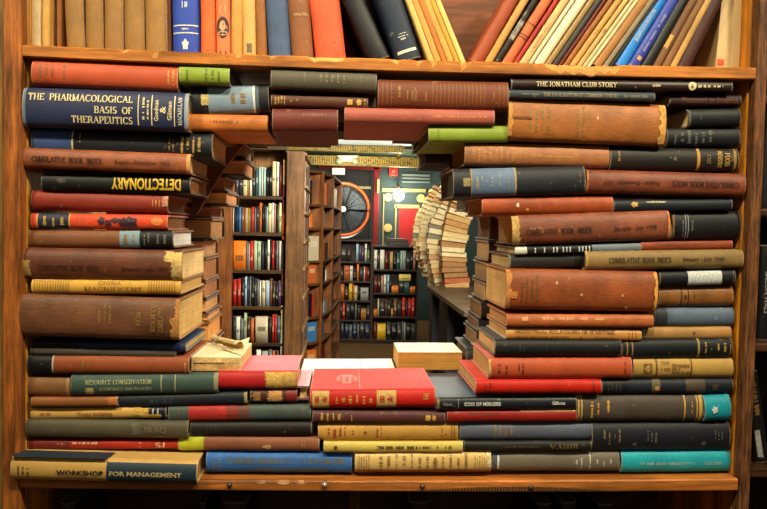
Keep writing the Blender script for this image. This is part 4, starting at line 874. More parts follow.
def beam(name, x0, x1, y0, y1, d, tint):
    a = P(x0, (y0+y1)/2+2, d); b = P(x1, (y0+y1)/2-2, d); zt = P((x0+x1)/2, y0, d).z; zb = P((x0+x1)/2, y1, d).z
    mb = MB(); h = zt-zb
    mb.box((a.x, d, zb+h*.12), (b.x, d+.1, zt-h*.12), tint)
    mb.box((a.x, d-.02, zt-h*.14), (b.x, d+.1, zt), mixc(tint, (120,100,30), .4)); mb.box((a.x, d-.02, zb), (b.x, d+.1, zb+h*.14), mixc(tint, (90,80,30), .4))
    n = int((b.x-a.x)/.034)
    for i in range(n):
        x = a.x+(b.x-a.x)*(i+.5)/n; mb.box((x-.007, d-.012, zb+h*.14), (x+.007, d, zt-h*.14), (112, 88, 14))
    return struct(mb.build(name, M['beam']))
beam('trim_1', 250, 403, 145, 151, 9.7, (176, 144, 14)); beam('trim_2', 256, 470, 156.5, 166, 10.4, (184, 148, 12))
# strut between the beams
mb = MB(); a = P(397.5, 158, 10.35); b = P(404, 146, 9.75); mb.tube([a, b], .02, (200, 170, 60), 8); struct(mb.build('trim_3', M['paint']))
# long lit ceiling panel
mb = MB(); a = P(303, 143, 9.6); b = P(411, 137, 9.6); mb.box((a.x, 8.7, ZC-.03), (b.x, 9.62, ZC-.001), (225, 235, 225)); o = mb.build('ceiling_light', M['tube'])
tag(o, 'long white lit ceiling panel above the gilt beams', 'ceiling light')
def thing1(o, label, cat, group=None): return tag(o, label, cat, group)
# lamp hung on the beam
r = empty('beam_lamp', P(347, 162, 10.3), 'white trapezoid lamp fixed on the gilt beam', 'lamp'); inv = Matrix.Translation(-r.location)
mb = MB(); q = [P(x, y, 10.28) for x, y in ((337,155.5),(358.5,155.5),(353,161.5),(343,161.5))]; mb.prism(q, (0, .1, 0), (236, 226, 196)); o = mb.build('shade', M['plastic'], r); o.matrix_parent_inverse = inv
for x in (339, 355):
    mb = MB(); a = P(x, 161, 10.3); mb.sphere((a.x, a.y, a.z), .05, (180, 190, 150), 12, 8); o = mb.build('spot_head', M['plastic'], r); o.matrix_parent_inverse = inv
o = rectp(332, 345, 168, 174.5, 10.6, .08, 'hanging_lamp_box', M['plastic'], (236, 238, 232), bevel=.01); tag(o, 'small white box lamp beneath the gilt beam, over the fan', 'lamp')
r = empty('mounted_alarm', P(393.5, 176, YB-.06), 'red square alarm box on the dark teal wall', 'alarm box'); inv = Matrix.Translation(-r.location)
o = rectp(389, 398, 166.5, 175.8, YB-.07, .07, 'housing', M['plastic'], (206, 44, 36), r, .01); o.matrix_parent_inverse = inv
o = rectp(392, 395, 169.5, 172.5, YB-.085, .015, 'lens', M['plastic'], (236, 110, 90), r, .004); o.matrix_parent_inverse = inv
# red doorway with dark glass
d1 = rectp(331, 371, 170, 350, YB-.03, .03, 'door_1', M['paint'], (34, 36, 40)); struct(d1)
for x0, x1, y0, y1, n in ((370.5,379.5,167,346,4),(318,382,165.5,168.5,5)):
    struct(rectp(x0, x1, y0, y1, YB-.1, .1, 'trim_%d'%n, M['paint'], (132, 26, 30), None, .01))
struct(rectp(350, 371, 186.5, 188.5, YB-.05, .02, 'trim_6', M['paint'], (170, 160, 130)))
struct(rectp(377, 379.5, 179, 193, YB-.13, .03, 'trim_7', M['paint'], (196, 178, 126)))
# tan mouldings on the teal wall
k = 8
for x0, x1, y0, y1 in ((382.2,384.4,194,250),(382,426,189,191.5),(394.5,396.8,205,248),(394.5,420,205,208),(402,430,174.5,176),(402,430,178,179),(402,430,181.5,182.5)):
    struct(rectp(x0, x1, y0, y1, YB-.03, .03, 'trim_%d'%k, M['paint'], (176, 158, 104) if y0 > 185 else (112, 126, 124))); k += 1
struct(rectp(398.5, 420, 208.5, 250, YB-.02, .02, 'trim_%d'%k, M['paint'], (176, 34, 36)))
for i, (x, y, l) in enumerate(((387.8,197.5,'round tan medallion on the wall left of the glowing bulb'),(387.8,228,'round tan medallion low on the wall beside the red panel'),(421,198.5,'round tan medallion on the wall right of the glowing bulb'))):
    c = P(x, y, YB); e_ = P(x+4.2, y, YB); rr = (e_-c).length; mb = MB()
    a1 = [c+Vector((rr*math.cos(2*math.pi*q/28), 0, rr*math.sin(2*math.pi*q/28))) for q in range(28)]; mb.prism(a1, (0, -.03, 0), (196, 176, 110))
    o = mb.build('medallion', M['paint'], None, .008); tag(o, l, 'medallion', 'wall medallions')
# pendant bulb
YL = 11.15
bc = P(398.6, 195.3, YL); r = empty('mounted_bulb', bc, 'bare glowing bulb mounted on the teal wall beside the red panel', 'light bulb')
mb = MB(); mb.sphere((0,0,0), .083, (255,240,210), 24, 16, 1.12); o = mb.build('bulb', M['bulb'], r)
mb = MB(); mb.tube([(0,0,.085),(0,0,.15)], [.03,.024], (120,110,80), 14); mb.build('socket', M['metal'], r)
mb = MB(); mb.tube([(0,0,.15),(0,.06,.18),(0,YB-YL-.001,.18)], .014, (90,84,60), 8); mb.build('bracket', M['metal'], r)
pl = bpy.data.lights.new('bulb_light', 'POINT'); pl.energy = 22; pl.color = (1, .86, .58); pl.shadow_soft_size = .05
po = bpy.data.objects.new('bulb_light', pl); col.objects.link(po); po.location = bc+Vector((0, -.2, 0))
# drum fan
YF = 8.75
fc = P(343.2, 209.3, YF); rr = (P(370.2, 209.3, YF)-fc).length; r = empty('drum_fan', fc, 'large round drum fan with orange rim standing on the far bookcase', 'fan')
circ = lambda rad, y, n=56: [(rad*math.cos(2*math.pi*i/n), y, rad*math.sin(2*math.pi*i/n)) for i in range(n)]
mb = MB(); mb.tube(circ(rr*.955, 0), rr*.058, (226,92,26), 12, True); mb.build('rim', M['plastic'], r)
mb = MB()
for q in range(5):
    a0 = 2*math.pi*q/5
    for j in range(8):
        t0, t1 = a0+j*.14, a0+(j+1)*.14; r0_, r1_ = rr*.16, rr*(.84-.01*j)
        ids = [mb.vert((rad*math.cos(t), .10+(.06*(s_-.5*8)/8), rad*math.sin(t))) for rad, t, s_ in ((r0_, t0, j), (r1_, t0, j), (r1_, t1, j+1), (r0_, t1, j+1))]
        ids2 = [mb.vert((mb.v[i_][0], mb.v[i_][1]+.006, mb.v[i_][2])) for i_ in ids]
        mb.face(ids, (58,64,72)); mb.face(ids2[::-1], (58,64,72))
        for k_ in range(4): mb.face((ids[k_], ids2[k_], ids2[(k_+1)%4], ids[(k_+1)%4]), (58,64,72))
mb.build('blades', M['metal'], r)
mb = MB()
for q in range(9): mb.tube(circ(rr*(.18+.085*q), -.01, 40), .0035, (52,56,62), 5, True)
for q in range(20):
    t = 2*math.pi*q/20; mb.tube([(rr*.1*math.cos(t), -.012, rr*.1*math.sin(t)), (rr*.95*math.cos(t), -.004, rr*.95*math.sin(t))], .0035, (52,56,62), 5)
mb.build('grille', M['metal'], r)
mb = MB(); mb.prism(circ(rr*.93, .17, 40), (0, .02, 0), (34, 37, 42)); mb.build('back_plate', M['metal'], r)
mb = MB(); mb.prism(circ(rr*.11, -.02, 24), (0, -.03, 0), (228,232,230)); mb.build('hub', M['plastic'], r, .008)
mb = MB(); mb.tube([(rr*.95*math.cos(R(t)), .02, rr*1.06*math.sin(R(t))) for t in range(-150, -29, 10)], .02, (188,188,186), 8); mb.build('cradle', M['metal'], r)

# ------------------------------------------------------------------ room bookcases
FAR = MB()
def far_add(mb, loc, rot=(0, 0, 0)):
    from mathutils import Euler
    m = Matrix.Translation(loc) @ Euler(rot).to_matrix().to_4x4(); n = len(FAR.v)
    FAR.v += [tuple(m @ Vector(v)) for v in mb.v]; FAR.w += mb.w; FAR.f += [tuple(i+n for i in f) for f in mb.f]; FAR.c += mb.c; FAR.sm += mb.sm
def small_book(x0, x1, yt, yb, d, color, label, group, D=.14, lean=0.0, z0=None, name='book', far=False):
    a = P(x0, yb, d); b = P(x1, yt, d); zb = a.z if z0 is None else z0
    w = b.x-a.x; h = b.z-zb; mb = MB(); bl = min(.004, w*.12); g = []
    n = 6
    for zz in (0, h):
        ring = []
        for i in range(n+1):
            t = math.pi*i/n; ring.append(mb.vert((-w/2*math.cos(t), bl-bl*math.sin(t), zz)))
        ring += [mb.vert((w/2, D, zz)), mb.vert((-w/2, D, zz))]; g.append(ring)
    m = n+3
    for i in range(m): mb.face((g[0][i], g[0][(i+1)%m], g[1][(i+1)%m], g[1][i]), color, i < n)
    mb.face(g[0][::-1], mixc(color, (210,180,130), .6)); mb.face(g[1], mixc(color, (210,180,130), .6))
    hh = h*rnd.uniform(.08, .2); z1 = h*rnd.uniform(.45, .8)
    bandc = mixc(color, (225,215,190) if sum(color) < 300 else (60,50,40), .55)
    if w > .012 and rnd.random() < .75:
        for za, zb2 in ((z1-hh, z1),):
            vs = []
            for zz in (za, zb2): vs.append([mb.vert((-w*.32*math.cos(math.pi*i/4), bl-bl*math.sqrt(max(0, 1-(.64*math.cos(math.pi*i/4))**2))-.0008, zz)) for i in range(5)])
            for i in range(4): mb.face((vs[0][i], vs[0][i+1], vs[1][i+1], vs[1][i]), bandc)
    if far: return far_add(mb, ((a.x+b.x)/2, d, zb+.0005))
    o = mb.build(name, M['jacket']); o.location = ((a.x+b.x)/2, d, zb+.0005); o.rotation_euler = (0, lean, 0)
    return tag(o, label, 'book', group)
def face_case(label, x0, x1, ytop, shelves, d, depth, tint, mid_y, stile=2.2, back=None):
    xm = (x0+x1)/2; X0 = P(x0, mid_y, d).x; X1 = P(x1, mid_y, d).x; zt = P(xm, ytop, d).z
    t = (P(xm+stile, mid_y, d)-P(xm, mid_y, d)).length
    r = empty('bookcase', ((X0+X1)/2, d, 0), label, 'bookcase'); inv = Matrix.Translation(-r.location)
    def pt(a, b, nm, m, c=tint): mb = MB(); mb.box(a, b, c); o = mb.build(nm, m, r, .003); o.matrix_parent_inverse = inv
    pt((X0-t, d, 0), (X0, d+depth, zt), 'side_panel', M['wood_z']); pt((X1, d, 0), (X1+t, d+depth, zt), 'side_panel', M['wood_z'])
    pt((X0, d+depth-.015, .05), (X1, d+depth, zt), 'back_panel', M['wood_z'], back or mixc(tint, (0,0,0), .2))
    pt((X0-t, d-.01, zt), (X1+t, d+depth, zt+.022), 'top_board', M['wood_x'])
    for y in shelves:
        z = P(xm, y, d).z
        if z < .05: continue
        pt((X0, d, z-.024), (X1, d+depth-.016, z), 'shelf', M['wood_x'])
    pt((X0, d+.02, 0), (X1, d+.05, .08), 'plinth', M['wood_x'])
    return r
ORD = ['first','second','third','fourth','fifth','sixth','seventh','eighth','ninth','tenth','eleventh','twelfth','thirteenth','fourteenth','fifteenth','sixteenth','seventeenth','eighteenth','nineteenth','twentieth','twenty-first','twenty-second','twenty-third','twenty-fourth']
CN = {'dark blue':(34,48,78),'blue':(60,120,180),'white':(226,222,208),'pale teal':(160,190,186),'black':(24,24,26),'cream':(214,196,150),'brown':(120,74,42),'tan':(186,148,92),'green':(96,120,72),
      'yellow brown':(170,120,50),'red':(186,40,30),'orange':(226,120,34),'grey':(104,108,112),'pale green':(168,186,150),'light blue':(150,180,206),'purple':(84,66,104),'dark red':(100,34,32),'teal':(60,92,96),
      'pink':(206,140,130),'yellow':(226,182,40),'dark brown':(56,38,28),'orange brown':(190,96,44),'charcoal':(48,50,54),'beige':(198,184,156),'pale grey':(160,160,160)}
def row(spec, yb, d, case, shelf, group):
    isfar = 'far' in case
    spec = sorted(spec, key=lambda q: q[1])
    zb = P(sum(s[1] for s in spec)/len(spec), yb, d).z if False else P((spec[0][1]+spec[-1][2])/2, yb, d).z
    for i, s in enumerate(spec):
        c, x0, x1, yt = s[:4]; ex = s[4] if len(s) > 4 else ''
        small_book(x0, x1-.12, yt, yb, d, CN[c], '%s book%s, %s from left, %s shelf of %s'%(c, ex, ORD[i], shelf, case), group, far=isfar and not ex)
D1 = 4.3
# tall case at the left, seen square on
face_case('tall dark bookcase at the left through the opening, books spine out', 232.5, 284, 149.5, [196, 232.5, 270, 306.5, 343, 379], D1, .24, (82, 58, 34), 250, 1.6, (160, 112, 60))
b1 = D1+.015; nm = 'tall left bookcase'; g = 'books in the tall left bookcase'
row([('dark blue',233,239,172),('charcoal',239.2,243,176),('cream',243.2,247.5,178),('yellow brown',247.7,249.5,174),('white',249.7,252.2,172),('charcoal',252.5,255.5,170),('teal',255.7,258.3,168),('pale teal',258.5,261.5,167),('white',261.7,263.2,167),('pale teal',263.4,266,167.5),('black',266.2,269,168),('black',269.2,272,168),('cream',272.2,276.3,161.5),('white',276.5,279.2,162),('dark red',279.4,281.5,165),('dark brown',281.7,284,166)],196,b1,nm,'top',g)
row([('white',232.8,234,208),('black',234.2,236,208),('dark blue',236.1,238.6,208),('blue',238.8,241.4,207),('brown',241.6,244.2,207),('orange brown',244.4,245.9,208),('pale green',246,247.8,208),('yellow brown',248,250,208),('green',250.1,251.2,209),('red',251.3,254.2,207),('grey',254.4,256.4,208),('charcoal',256.6,259,206),('orange brown',259.2,262,203),('black',262.2,264,206),('charcoal',264.2,266.2,205),('pale teal',266.4,268,207),('cream',268.2,271.8,203.5),('white',272,274,203),('pink',274.2,275.8,204),('black',276,277.4,205),('green',277.6,278.9,205),('cream',279,281.8,203),('tan',282,284,208)],232.5,b1,nm,'second',g)
row([('orange',233,246,241,' shown face out'),('grey',246.2,248.4,242),('white',248.6,249.6,244),('red',249.8,253.6,241),('pale green',253.8,257.2,241),('pale green',257.4,261,241.5),('charcoal',261.2,264,242),('black',264.2,267.2,242),('white',267.4,270,240),('black',270.2,271.8,240),('red',272,274.4,241),('black',274.6,276,243),('grey',276.2,278.6,241),('beige',278.8,281.6,241),('charcoal',281.8,284,242)],270,b1,nm,'third',g)
row([('red',233.2,236.6,280),('dark red',236.7,237.5,280),('red',237.6,241,279),('black',241.2,244.4,278),('light blue',244.6,247.2,277),('charcoal',247.4,249.2,278),('grey',249.4,251.4,277),('black',251.5,254.4,277.5),('charcoal',254.5,256.8,279),('grey',257,259.2,280),('white',259.4,261.2,281),('cream',262,265.4,281),('light blue',265.6,269.6,281),('brown',269.8,272.4,279),('dark brown',272.6,275.6,282),('black',275.8,278,283),('purple',278.2,281.6,281),('purple',281.8,283.8,280)],306.5,b1,nm,'fourth',g)
row([('charcoal',233,235.8,317),('white',236,240,317),('grey',240.2,243.6,319),('pale green',243.8,246.8,313),('dark brown',247,250.4,318),('orange brown',250.6,254,319),('beige',255,268,317,' shown face out'),('black',268.4,271.8,318),('red',272,274.4,315),('red',274.6,276.8,315),('teal',277,280.6,316),('charcoal',280.8,284,317)],343,b1,nm,'fifth',g)
row([('white',256,261,350),('pale grey',261.5,268,351.5),('grey',268.5,272,350),('orange brown',272.2,275,351),('dark brown',275.2,279,351),('dark red',279.2,284,351)],379,b1,nm,'sixth',g)
# plain end panel left of it
r = empty('bookcase', P(215, 250, 4.0)*1, 'plain brown bookcase end panel partly hidden behind the left second row', 'bookcase'); r.location.z = 0; inv = Matrix.Translation(-r.location)
a = P(196, 250, 4.2); b = P(231.3, 250, 4.2); zt = P(215, 130, 4.2).z
mb = MB(); mb.box((a.x, 4.2, 0), (b.x, 4.28, zt), (150, 90, 46)); o = mb.build('end_panel', M['wood_z'], r, .004); o.matrix_parent_inverse = inv
mb = MB(); mb.box((a.x, 4.285, .1), (a.x+.06, 5.0, zt), (120, 70, 36)); o = mb.build('side_panel', M['wood_z'], r); o.matrix_parent_inverse = inv
# case running away, its broad end panel toward us
DE = 4.25
a = P(285.5, 250, DE); b = P(303.3, 250, DE); zt = P(295, 151, DE).z; y2 = DE+.82
r = empty('bookcase', ((a.x+b.x)/2, DE, 0), 'bookcase running away with its broad brown end panel facing us', 'bookcase'); inv = Matrix.Translation(-r.location)
def cpt(mb, nm, m, bev=.003):
    o = mb.build(nm, m, r, bev); o.matrix_parent_inverse = inv; return o
mb = MB(); mb.box((a.x, DE, 0), (b.x, DE+.03, zt), (120, 82, 48)); cpt(mb, 'end_panel', M['wood_z'], .004)
mb = MB(); mb.box((a.x, y2, 0), (b.x, y2+.03, zt), (132, 82, 44)); cpt(mb, 'end_panel', M['wood_z'])
mb = MB(); mb.box((a.x, DE+.03, 0), (a.x+.02, y2, zt), (110, 70, 36)); cpt(mb, 'back_panel', M['wood_z'])
shz = [P(304, y, DE).z for y in (152, 184.5, 211.5, 240.5, 268, 297, 330, 356)]
for z in shz:
    mb = MB(); mb.box((a.x+.02, DE+.03, z-.022), (b.x+.012, y2, z), (176, 134, 88)); cpt(mb, 'shelf', M['wood_x'])
cc = ['tan','red','brown','dark red','charcoal','cream','orange brown','grey','white','dark blue']
for si, z in enumerate(shz[1:]):
    y = DE+.05; i = 0
    while y < y2-.06:
        w = rnd.uniform(.025, .05); h = rnd.uniform(.16, .205); cn_ = cc[(si*3+i*7) % len(cc)]
        mb = MB(); mb.box((b.x-.15, y, z), (b.x-.006, y+w-.002, z+h), CN[cn_]); far_add(mb, (0, 0, 0)); y += w; i += 1
# curved run of three bays
Q = []
for px, dist in ((306.5,6.3),(322.8,6.46),(333,6.95),(341,8.0)):
    p = P(px, 250, dist-1.18); Q.append(Vector((p.x, p.y, 0)))
zts = P(308, 169.5, Q[0].y).z
bz = [P(307, y, Q[0].y).z for y in (203.5, 227.5, 261, 284, 318, 343.5, 372)]
bayname = ['front bay','middle bay','far bay']
for k in range(3):
    p, q = Q[k], Q[k+1]; t = (q-p).normalized(); nrm = Vector((-t.y, t.x, 0)); dep = .2
    r = empty('bookcase', (p+q)/2, '%s of the curved brown bookcase run turning into the depth'%bayname[k], 'bookcase', 'curved bookcase run'); inv = Matrix.Translation(-r.location)
    def bar(a_, b_, z0, z1, tint, nm, m, th=None):
        mb = MB(); mb.hexa([Vector((v.x, v.y, z)) for z in (z0, z1) for v in (a_[0], a_[1], b_[1], b_[0])], tint); cpt(mb, nm, m, .002)
    bar((p, p+t*.018), (p+nrm*dep, p+t*.018+nrm*dep), 0, zts, (150, 92, 48), 'side_panel', M['wood_z'])
    bar((q-t*.018, q), (q-t*.018+nrm*dep, q+nrm*dep), 0, zts, (150, 92, 48), 'side_panel', M['wood_z'])
    bar((p+nrm*dep, q+nrm*dep), (p+nrm*(dep+.012), q+nrm*(dep+.012)), 0, zts, (170, 100, 50), 'back_panel', M['wood_z'])
    for z in bz+[zts]: bar((p+t*.019, q-t*.019), (p+t*.019+nrm*(dep-.001), q-t*.019+nrm*(dep-.001)), z-.02, z, (112, 70, 38), 'shelf', M['wood_x'])
    items = {0: [(0, .06, .12, .2, 'white'), (0, .2, .27, .19, 'black'), (1, .06, .16, .15, 'pink'), (1, .22, .34, .11, 'orange'), (2, .12, .85, .19, 'beige'), (3, .08, .68, .15, 'orange brown'), (4, .06, .2, .2, 'charcoal'), (4, .3, .4, .19, 'black'), (4, .42, .54, .185, 'red'), (5, .04, .78, .16, 'blue'), (6, .06, .8, .16, 'orange')],
             1: [(0, .1, .25, .21, 'charcoal'), (0, .5, .7, .19, 'orange brown'), (1, .1, .3, .14, 'light blue'), (2, .06, .34, .17, 'orange'), (2, .5, .75, .14, 'dark brown'), (3, .1, .5, .17, 'black'), (3, .6, .7, .09, 'white'), (4, .08, .3, .2, 'charcoal'), (4, .4, .8, .1, 'pale grey'), (5, .1, .5, .17, 'grey'), (6, .1, .6, .18, 'dark red')],
             2: [(0, .1, .22, .2, 'tan'), (0, .5, .6, .18, 'beige'), (1, .1, .3, .17, 'brown'), (2, .1, .3, .16, 'dark brown'), (3, .1, .3, .16, 'red'), (4, .1, .4, .18, 'charcoal'), (5, .1, .4, .17, 'brown')]}[k]
    seen = {}
    for (s_, f0, f1, h, cn_) in items:
        a_ = p+t*(.03+(q-p).length*.85*f0)+nrm*.02; b_ = p+t*(.03+(q-p).length*.85*f1)+nrm*.02
        if k == 0 and s_ == 2: h = .2
        mb = MB(); mb.hexa([Vector((v.x, v.y, z)) for z in (bz[s_], bz[s_]+h) for v in (a_, b_, b_+nrm*.13, a_+nrm*.13)], CN[cn_])
        if f1-f0 > .5:   # a face-out cover: a paler title block on its front
            m_, w_ = (a_+b_)/2, (b_-a_)*.32
            mb.hexa([Vector((v.x, v.y, z)) for z in (bz[s_]+h*.55, bz[s_]+h*.8) for v in (m_-w_-nrm*.001, m_+w_-nrm*.001, m_+w_+nrm*.002, m_-w_+nrm*.002)], mixc(CN[cn_], (235,225,205), .5))
        if f1-f0 < .5: far_add(mb, (0, 0, 0)); continue
        o = mb.build('book', M['jacket'], None, .002); seen[s_] = seen.get(s_, 0)+1
        tag(o, '%s book turned face out on the %s shelf, %s of curved bookcases'%(cn_, ORD[s_], bayname[k]), 'book', 'books in the curved run')
# two low cases at the far end
D2 = 8.8
face_case('low dark bookcase at the far end under the round fan', 340, 370, 241.5, [261.5, 281, 300.5, 320, 339], D2, .26, (64, 46, 34), 300, 1.4)
face_case('low dark bookcase at the far end under the glowing bulb', 373, 416, 247.5, [269.5, 293, 316.5, 340], D2, .26, (58, 42, 32), 300, 1.8)
b2 = D2+.015; nm = 'far bookcase under fan'; g = 'books in the far bookcase under the fan'
row([('charcoal',341,346.5,248),('dark brown',347,351,249),('light blue',356,358.8,244),('purple',359.2,361.6,246),('purple',361.8,363.8,246.5),('white',364.8,367,244),('green',367.2,369.5,250)],261.5,b2,nm,'top',g)
row([('charcoal',340.3,343.6,270),('orange brown',344,349.6,266,' shown face out'),('white',349.8,353,266),('black',353.4,356.4,270),('orange',356.8,359.2,264),('charcoal',359.5,363.4,268),('white',363.8,365,267),('red',365.2,367,267),('dark red',367.2,369.6,269)],281,b2,nm,'second',g)
row([('orange brown',340.3,344.6,284),('dark brown',344.8,348.4,287),('yellow',348.8,352.4,283),('orange',352.6,354,284),('cream',354.2,357.6,286),('black',357.8,360,288),('pale grey',360.4,368.6,288,' shown face out')],300.5,b2,nm,'third',g)
row([('charcoal',340.3,342,304),('red',342.2,345.4,302),('charcoal',346,350,304),('black',350.2,354.6,303),('grey',354.8,357,304),('dark brown',357.3,360.4,306),('yellow brown',360.8,366.4,309),('charcoal',366.8,369.6,306)],320,b2,nm,'fourth',g)
row([('charcoal',340.5,344.2,323),('dark blue',344.6,349,324),('grey',349.2,352.2,325),('dark blue',352.6,357,323),('grey',357.2,359.4,324),('charcoal',359.8,364.6,323),('dark blue',365,369.4,324)],339,b2,nm,'fifth',g)
nm = 'far bookcase under bulb'; g = 'books in the far bookcase under the bulb'
row([('white',374,377.4,250),('charcoal',377.6,379.8,252),('white',380,384.6,250),('dark red',385,388,252),('dark brown',388.3,389.6,254),('tan',389.8,393.2,252),('black',393.5,396.4,253),('teal',396.6,400,253),('pale teal',400.3,402.6,251),('white',402.8,404,251),('pale teal',404.2,405.9,251),('charcoal',406.2,410.4,254),('black',410.6,413,252),('pink',413.2,415.8,250)],269.5,b2,nm,'top',g)
row([('dark red',374,377.6,278),('dark brown',377.8,380.8,277),('pink',381,383.4,276),('white',383.6,386.4,275),('light blue',386.7,389.6,275),('black',389.9,391.4,278),('orange',391.6,398.6,286,' lying face out'),('charcoal',399.2,404,281),('teal',404.2,409.6,282),('orange',410,415.4,287)],293,b2,nm,'second',g)
row([('orange',373.6,377.2,310),('cream',377.6,379.4,299),('charcoal',380,385,300),('brown',385.3,387,300),('charcoal',387.3,390.6,302),('tan',391,393.2,309),('brown',393.6,397,299),('charcoal',397.3,401.6,302),('red',402,405.4,298),('charcoal',405.7,407.8,302),('red',408,411,299),('red',411.3,414.8,298)],316.5,b2,nm,'third',g)
row([('dark red',373.6,376.6,323),('yellow',377,386,324,' with sun cover'),('charcoal',386.4,391,323),('black',391.3,396.6,324),('charcoal',397,401.4,323),('grey',401.8,403.6,322),('pale grey',403.8,405.6,323),('black',406,411,324),('charcoal',411.3,415.6,325)],340,b2,nm,'fourth',g)
o = small_book(399, 411, 274.5, 280.5, b2+.02, (236,214,120), 'pale yellow box lying on the teal books of the far bookcase under the bulb', 'things on the far bookcase', z0=P(405, 281, b2).z, name='box'); o['category'] = 'box'
for x0, x1, y0, y1, c, l in ((388,409,243,247,(40,44,52),'dark blue book lying flat on top of the far bookcase'),(386,408,239.5,243,(62,30,28),'dark red book lying flat on the dark blue one atop the far bookcase')):
    a = P(x0, y1, D2+.05); b = P(x1, y0, D2+.05); mb = MB(); z0 = P(394, 247.5, D2).z+.023+(0 if y0 > 242 else .047)
    mb.box((a.x, D2+.05, z0), (b.x, D2+.2, z0+.045), c); o = mb.build('book', M['jacket'], None, .004); tag(o, l, 'book', 'books lying on the far bookcase')

# ------------------------------------------------------------------ counter and arch of stacked books
ZT = 1.0
XT = P(463.5, 313, 3.52).x
r = empty('counter', (XT+.6, 3.5, 0), 'dark counter with brown top running away under the arch of books', 'counter'); inv = Matrix.Translation(-r.location)
mb = MB(); mb.box((XT, 3.5, ZT-.035), (XT+1.3, 5.6, ZT), (110, 94, 74)); cpt(mb, 'counter_top', M['wood_x'], .004)
for y in (3.56, 4.5, 5.45):
    mb = MB(); mb.box((XT+.04, y, 0), (XT+.10, y+.06, ZT-.036), (44, 46, 54)); cpt(mb, 'leg', M['paint'])
mb = MB(); mb.box((XT+.45, 3.55, .1), (XT+.48, 5.55, ZT-.036), (34, 34, 40)); cpt(mb, 'back_board', M['paint'])
mb = MB(); mb.box((XT+.03, 3.55, .42), (XT+.44, 5.5, .45), (70, 66, 66)); cpt(mb, 'lower_shelf', M['paint'])
r = empty('stand', (XT+.8, 6.2, 0), 'dark plinth behind the counter carrying the back stacks of the arch', 'plinth')
mb = MB(); mb.box((-.6, -.58, 0), (.5, .9, ZT-.02), (50, 40, 34)); mb.build('body', M['paint'], r)
def pathx(pts, y):
    pts = sorted(pts, key=lambda q: -q[1])
    for (xa, ya, ta), (xb, yb, tb) in zip(pts, pts[1:]):
        if ya >= y >= yb: f = (ya-y)/(ya-yb); return xa+(xb-xa)*f, ta+(tb-ta)*f
    return pts[-1][0], pts[-1][2]
acol = [('nearest',5.42,[(444.5,289.5,-5),(442,265,0),(441,245,5),(444,225,12),(450,205,22),(459,188,32)],290),
        ('second',5.85,[(436,289,-6),(430,265,-2),(427,245,4),(429,225,12),(441,205,20),(453,185,32)],288),
        ('third',6.3,[(431,287,-8),(422,265,-2),(418,245,4),(421,225,10),(432,205,20),(445,181,32)],286.5),
        ('furthest',6.75,[(428,284,-8),(418,262,-2),(413,245,4),(415,225,10),(423,205,20),(437,181,32)],284)]
pal = [('cream',(232,210,154)),('tan',(200,142,78)),('ivory',(244,228,184)),('brown',(140,80,42)),('beige',(220,190,132)),('light brown',(176,108,58))]
for nm_, dy, path, yb in acol:
    y = yb; i = 0; rn = random.Random(int(dy*10))
    while y > 184:
        th = rn.uniform(4.2, 6.2)*5.42/dy*1.0
        x, tl = pathx(path, min(y, path[0][1])); p = P(x, y, dy)
        T = (P(x, y-th, dy)-P(x, y, dy)).length*math.cos(R(tl))-.001
        nmc, cc_ = pal[rn.randrange(len(pal)) if nm_ == 'nearest' or rn.random() < .35 else rn.choice((0, 2, 4))]
        if nm_ == 'nearest' and i == 1: nmc, cc_ = 'red', (168, 48, 26)
        if nm_ != 'nearest' and rn.random() < .12: nmc, cc_ = rn.choice((('orange',(214,120,40)),('black',(34,32,30)),('dark green',(50,70,54)),('yellow',(222,178,60))))
        L = rn.uniform(.2, .235); D = rn.uniform(.13, .16); mb = MB(); ct = .003
        pg = mixc(cc_, (236,212,158), .4)
        mb.box((0, 0, 0), (L, D, ct), mixc(cc_, (60,40,30), .25)); mb.box((0, 0, T-ct), (L, D, T), mixc(cc_, (60,40,30), .1)); mb.box((.004, .003, ct), (L-.004, D-.004, T-ct), pg)
        mb.box((0, D-.003, ct), (L, D, T-ct), cc_)
        lc = (p.x+rn.uniform(-.006, .006), dy+rn.uniform(0, .02), p.z); ro = (0, R(tl+rn.uniform(-2, 2)), R(rn.uniform(-4, 4)))
        if nm_ != 'nearest': far_add(mb, lc, ro); y -= th; i += 1; continue
        o = mb.build('book', M['paper'], None, .0015); o.location = lc; o.rotation_euler = ro
        tag(o, '%s book, %s from bottom in the nearest curved stack of the arch'%(nmc, ORD[min(i, 23)]), 'book', 'books stacked in the arch')
        y -= th; i += 1

o = FAR.build('small_books', M['jacket']); o['kind'] = 'stuff'; tag(o, 'many small books filling the far bookcases and the back stacks of the arch', 'books')
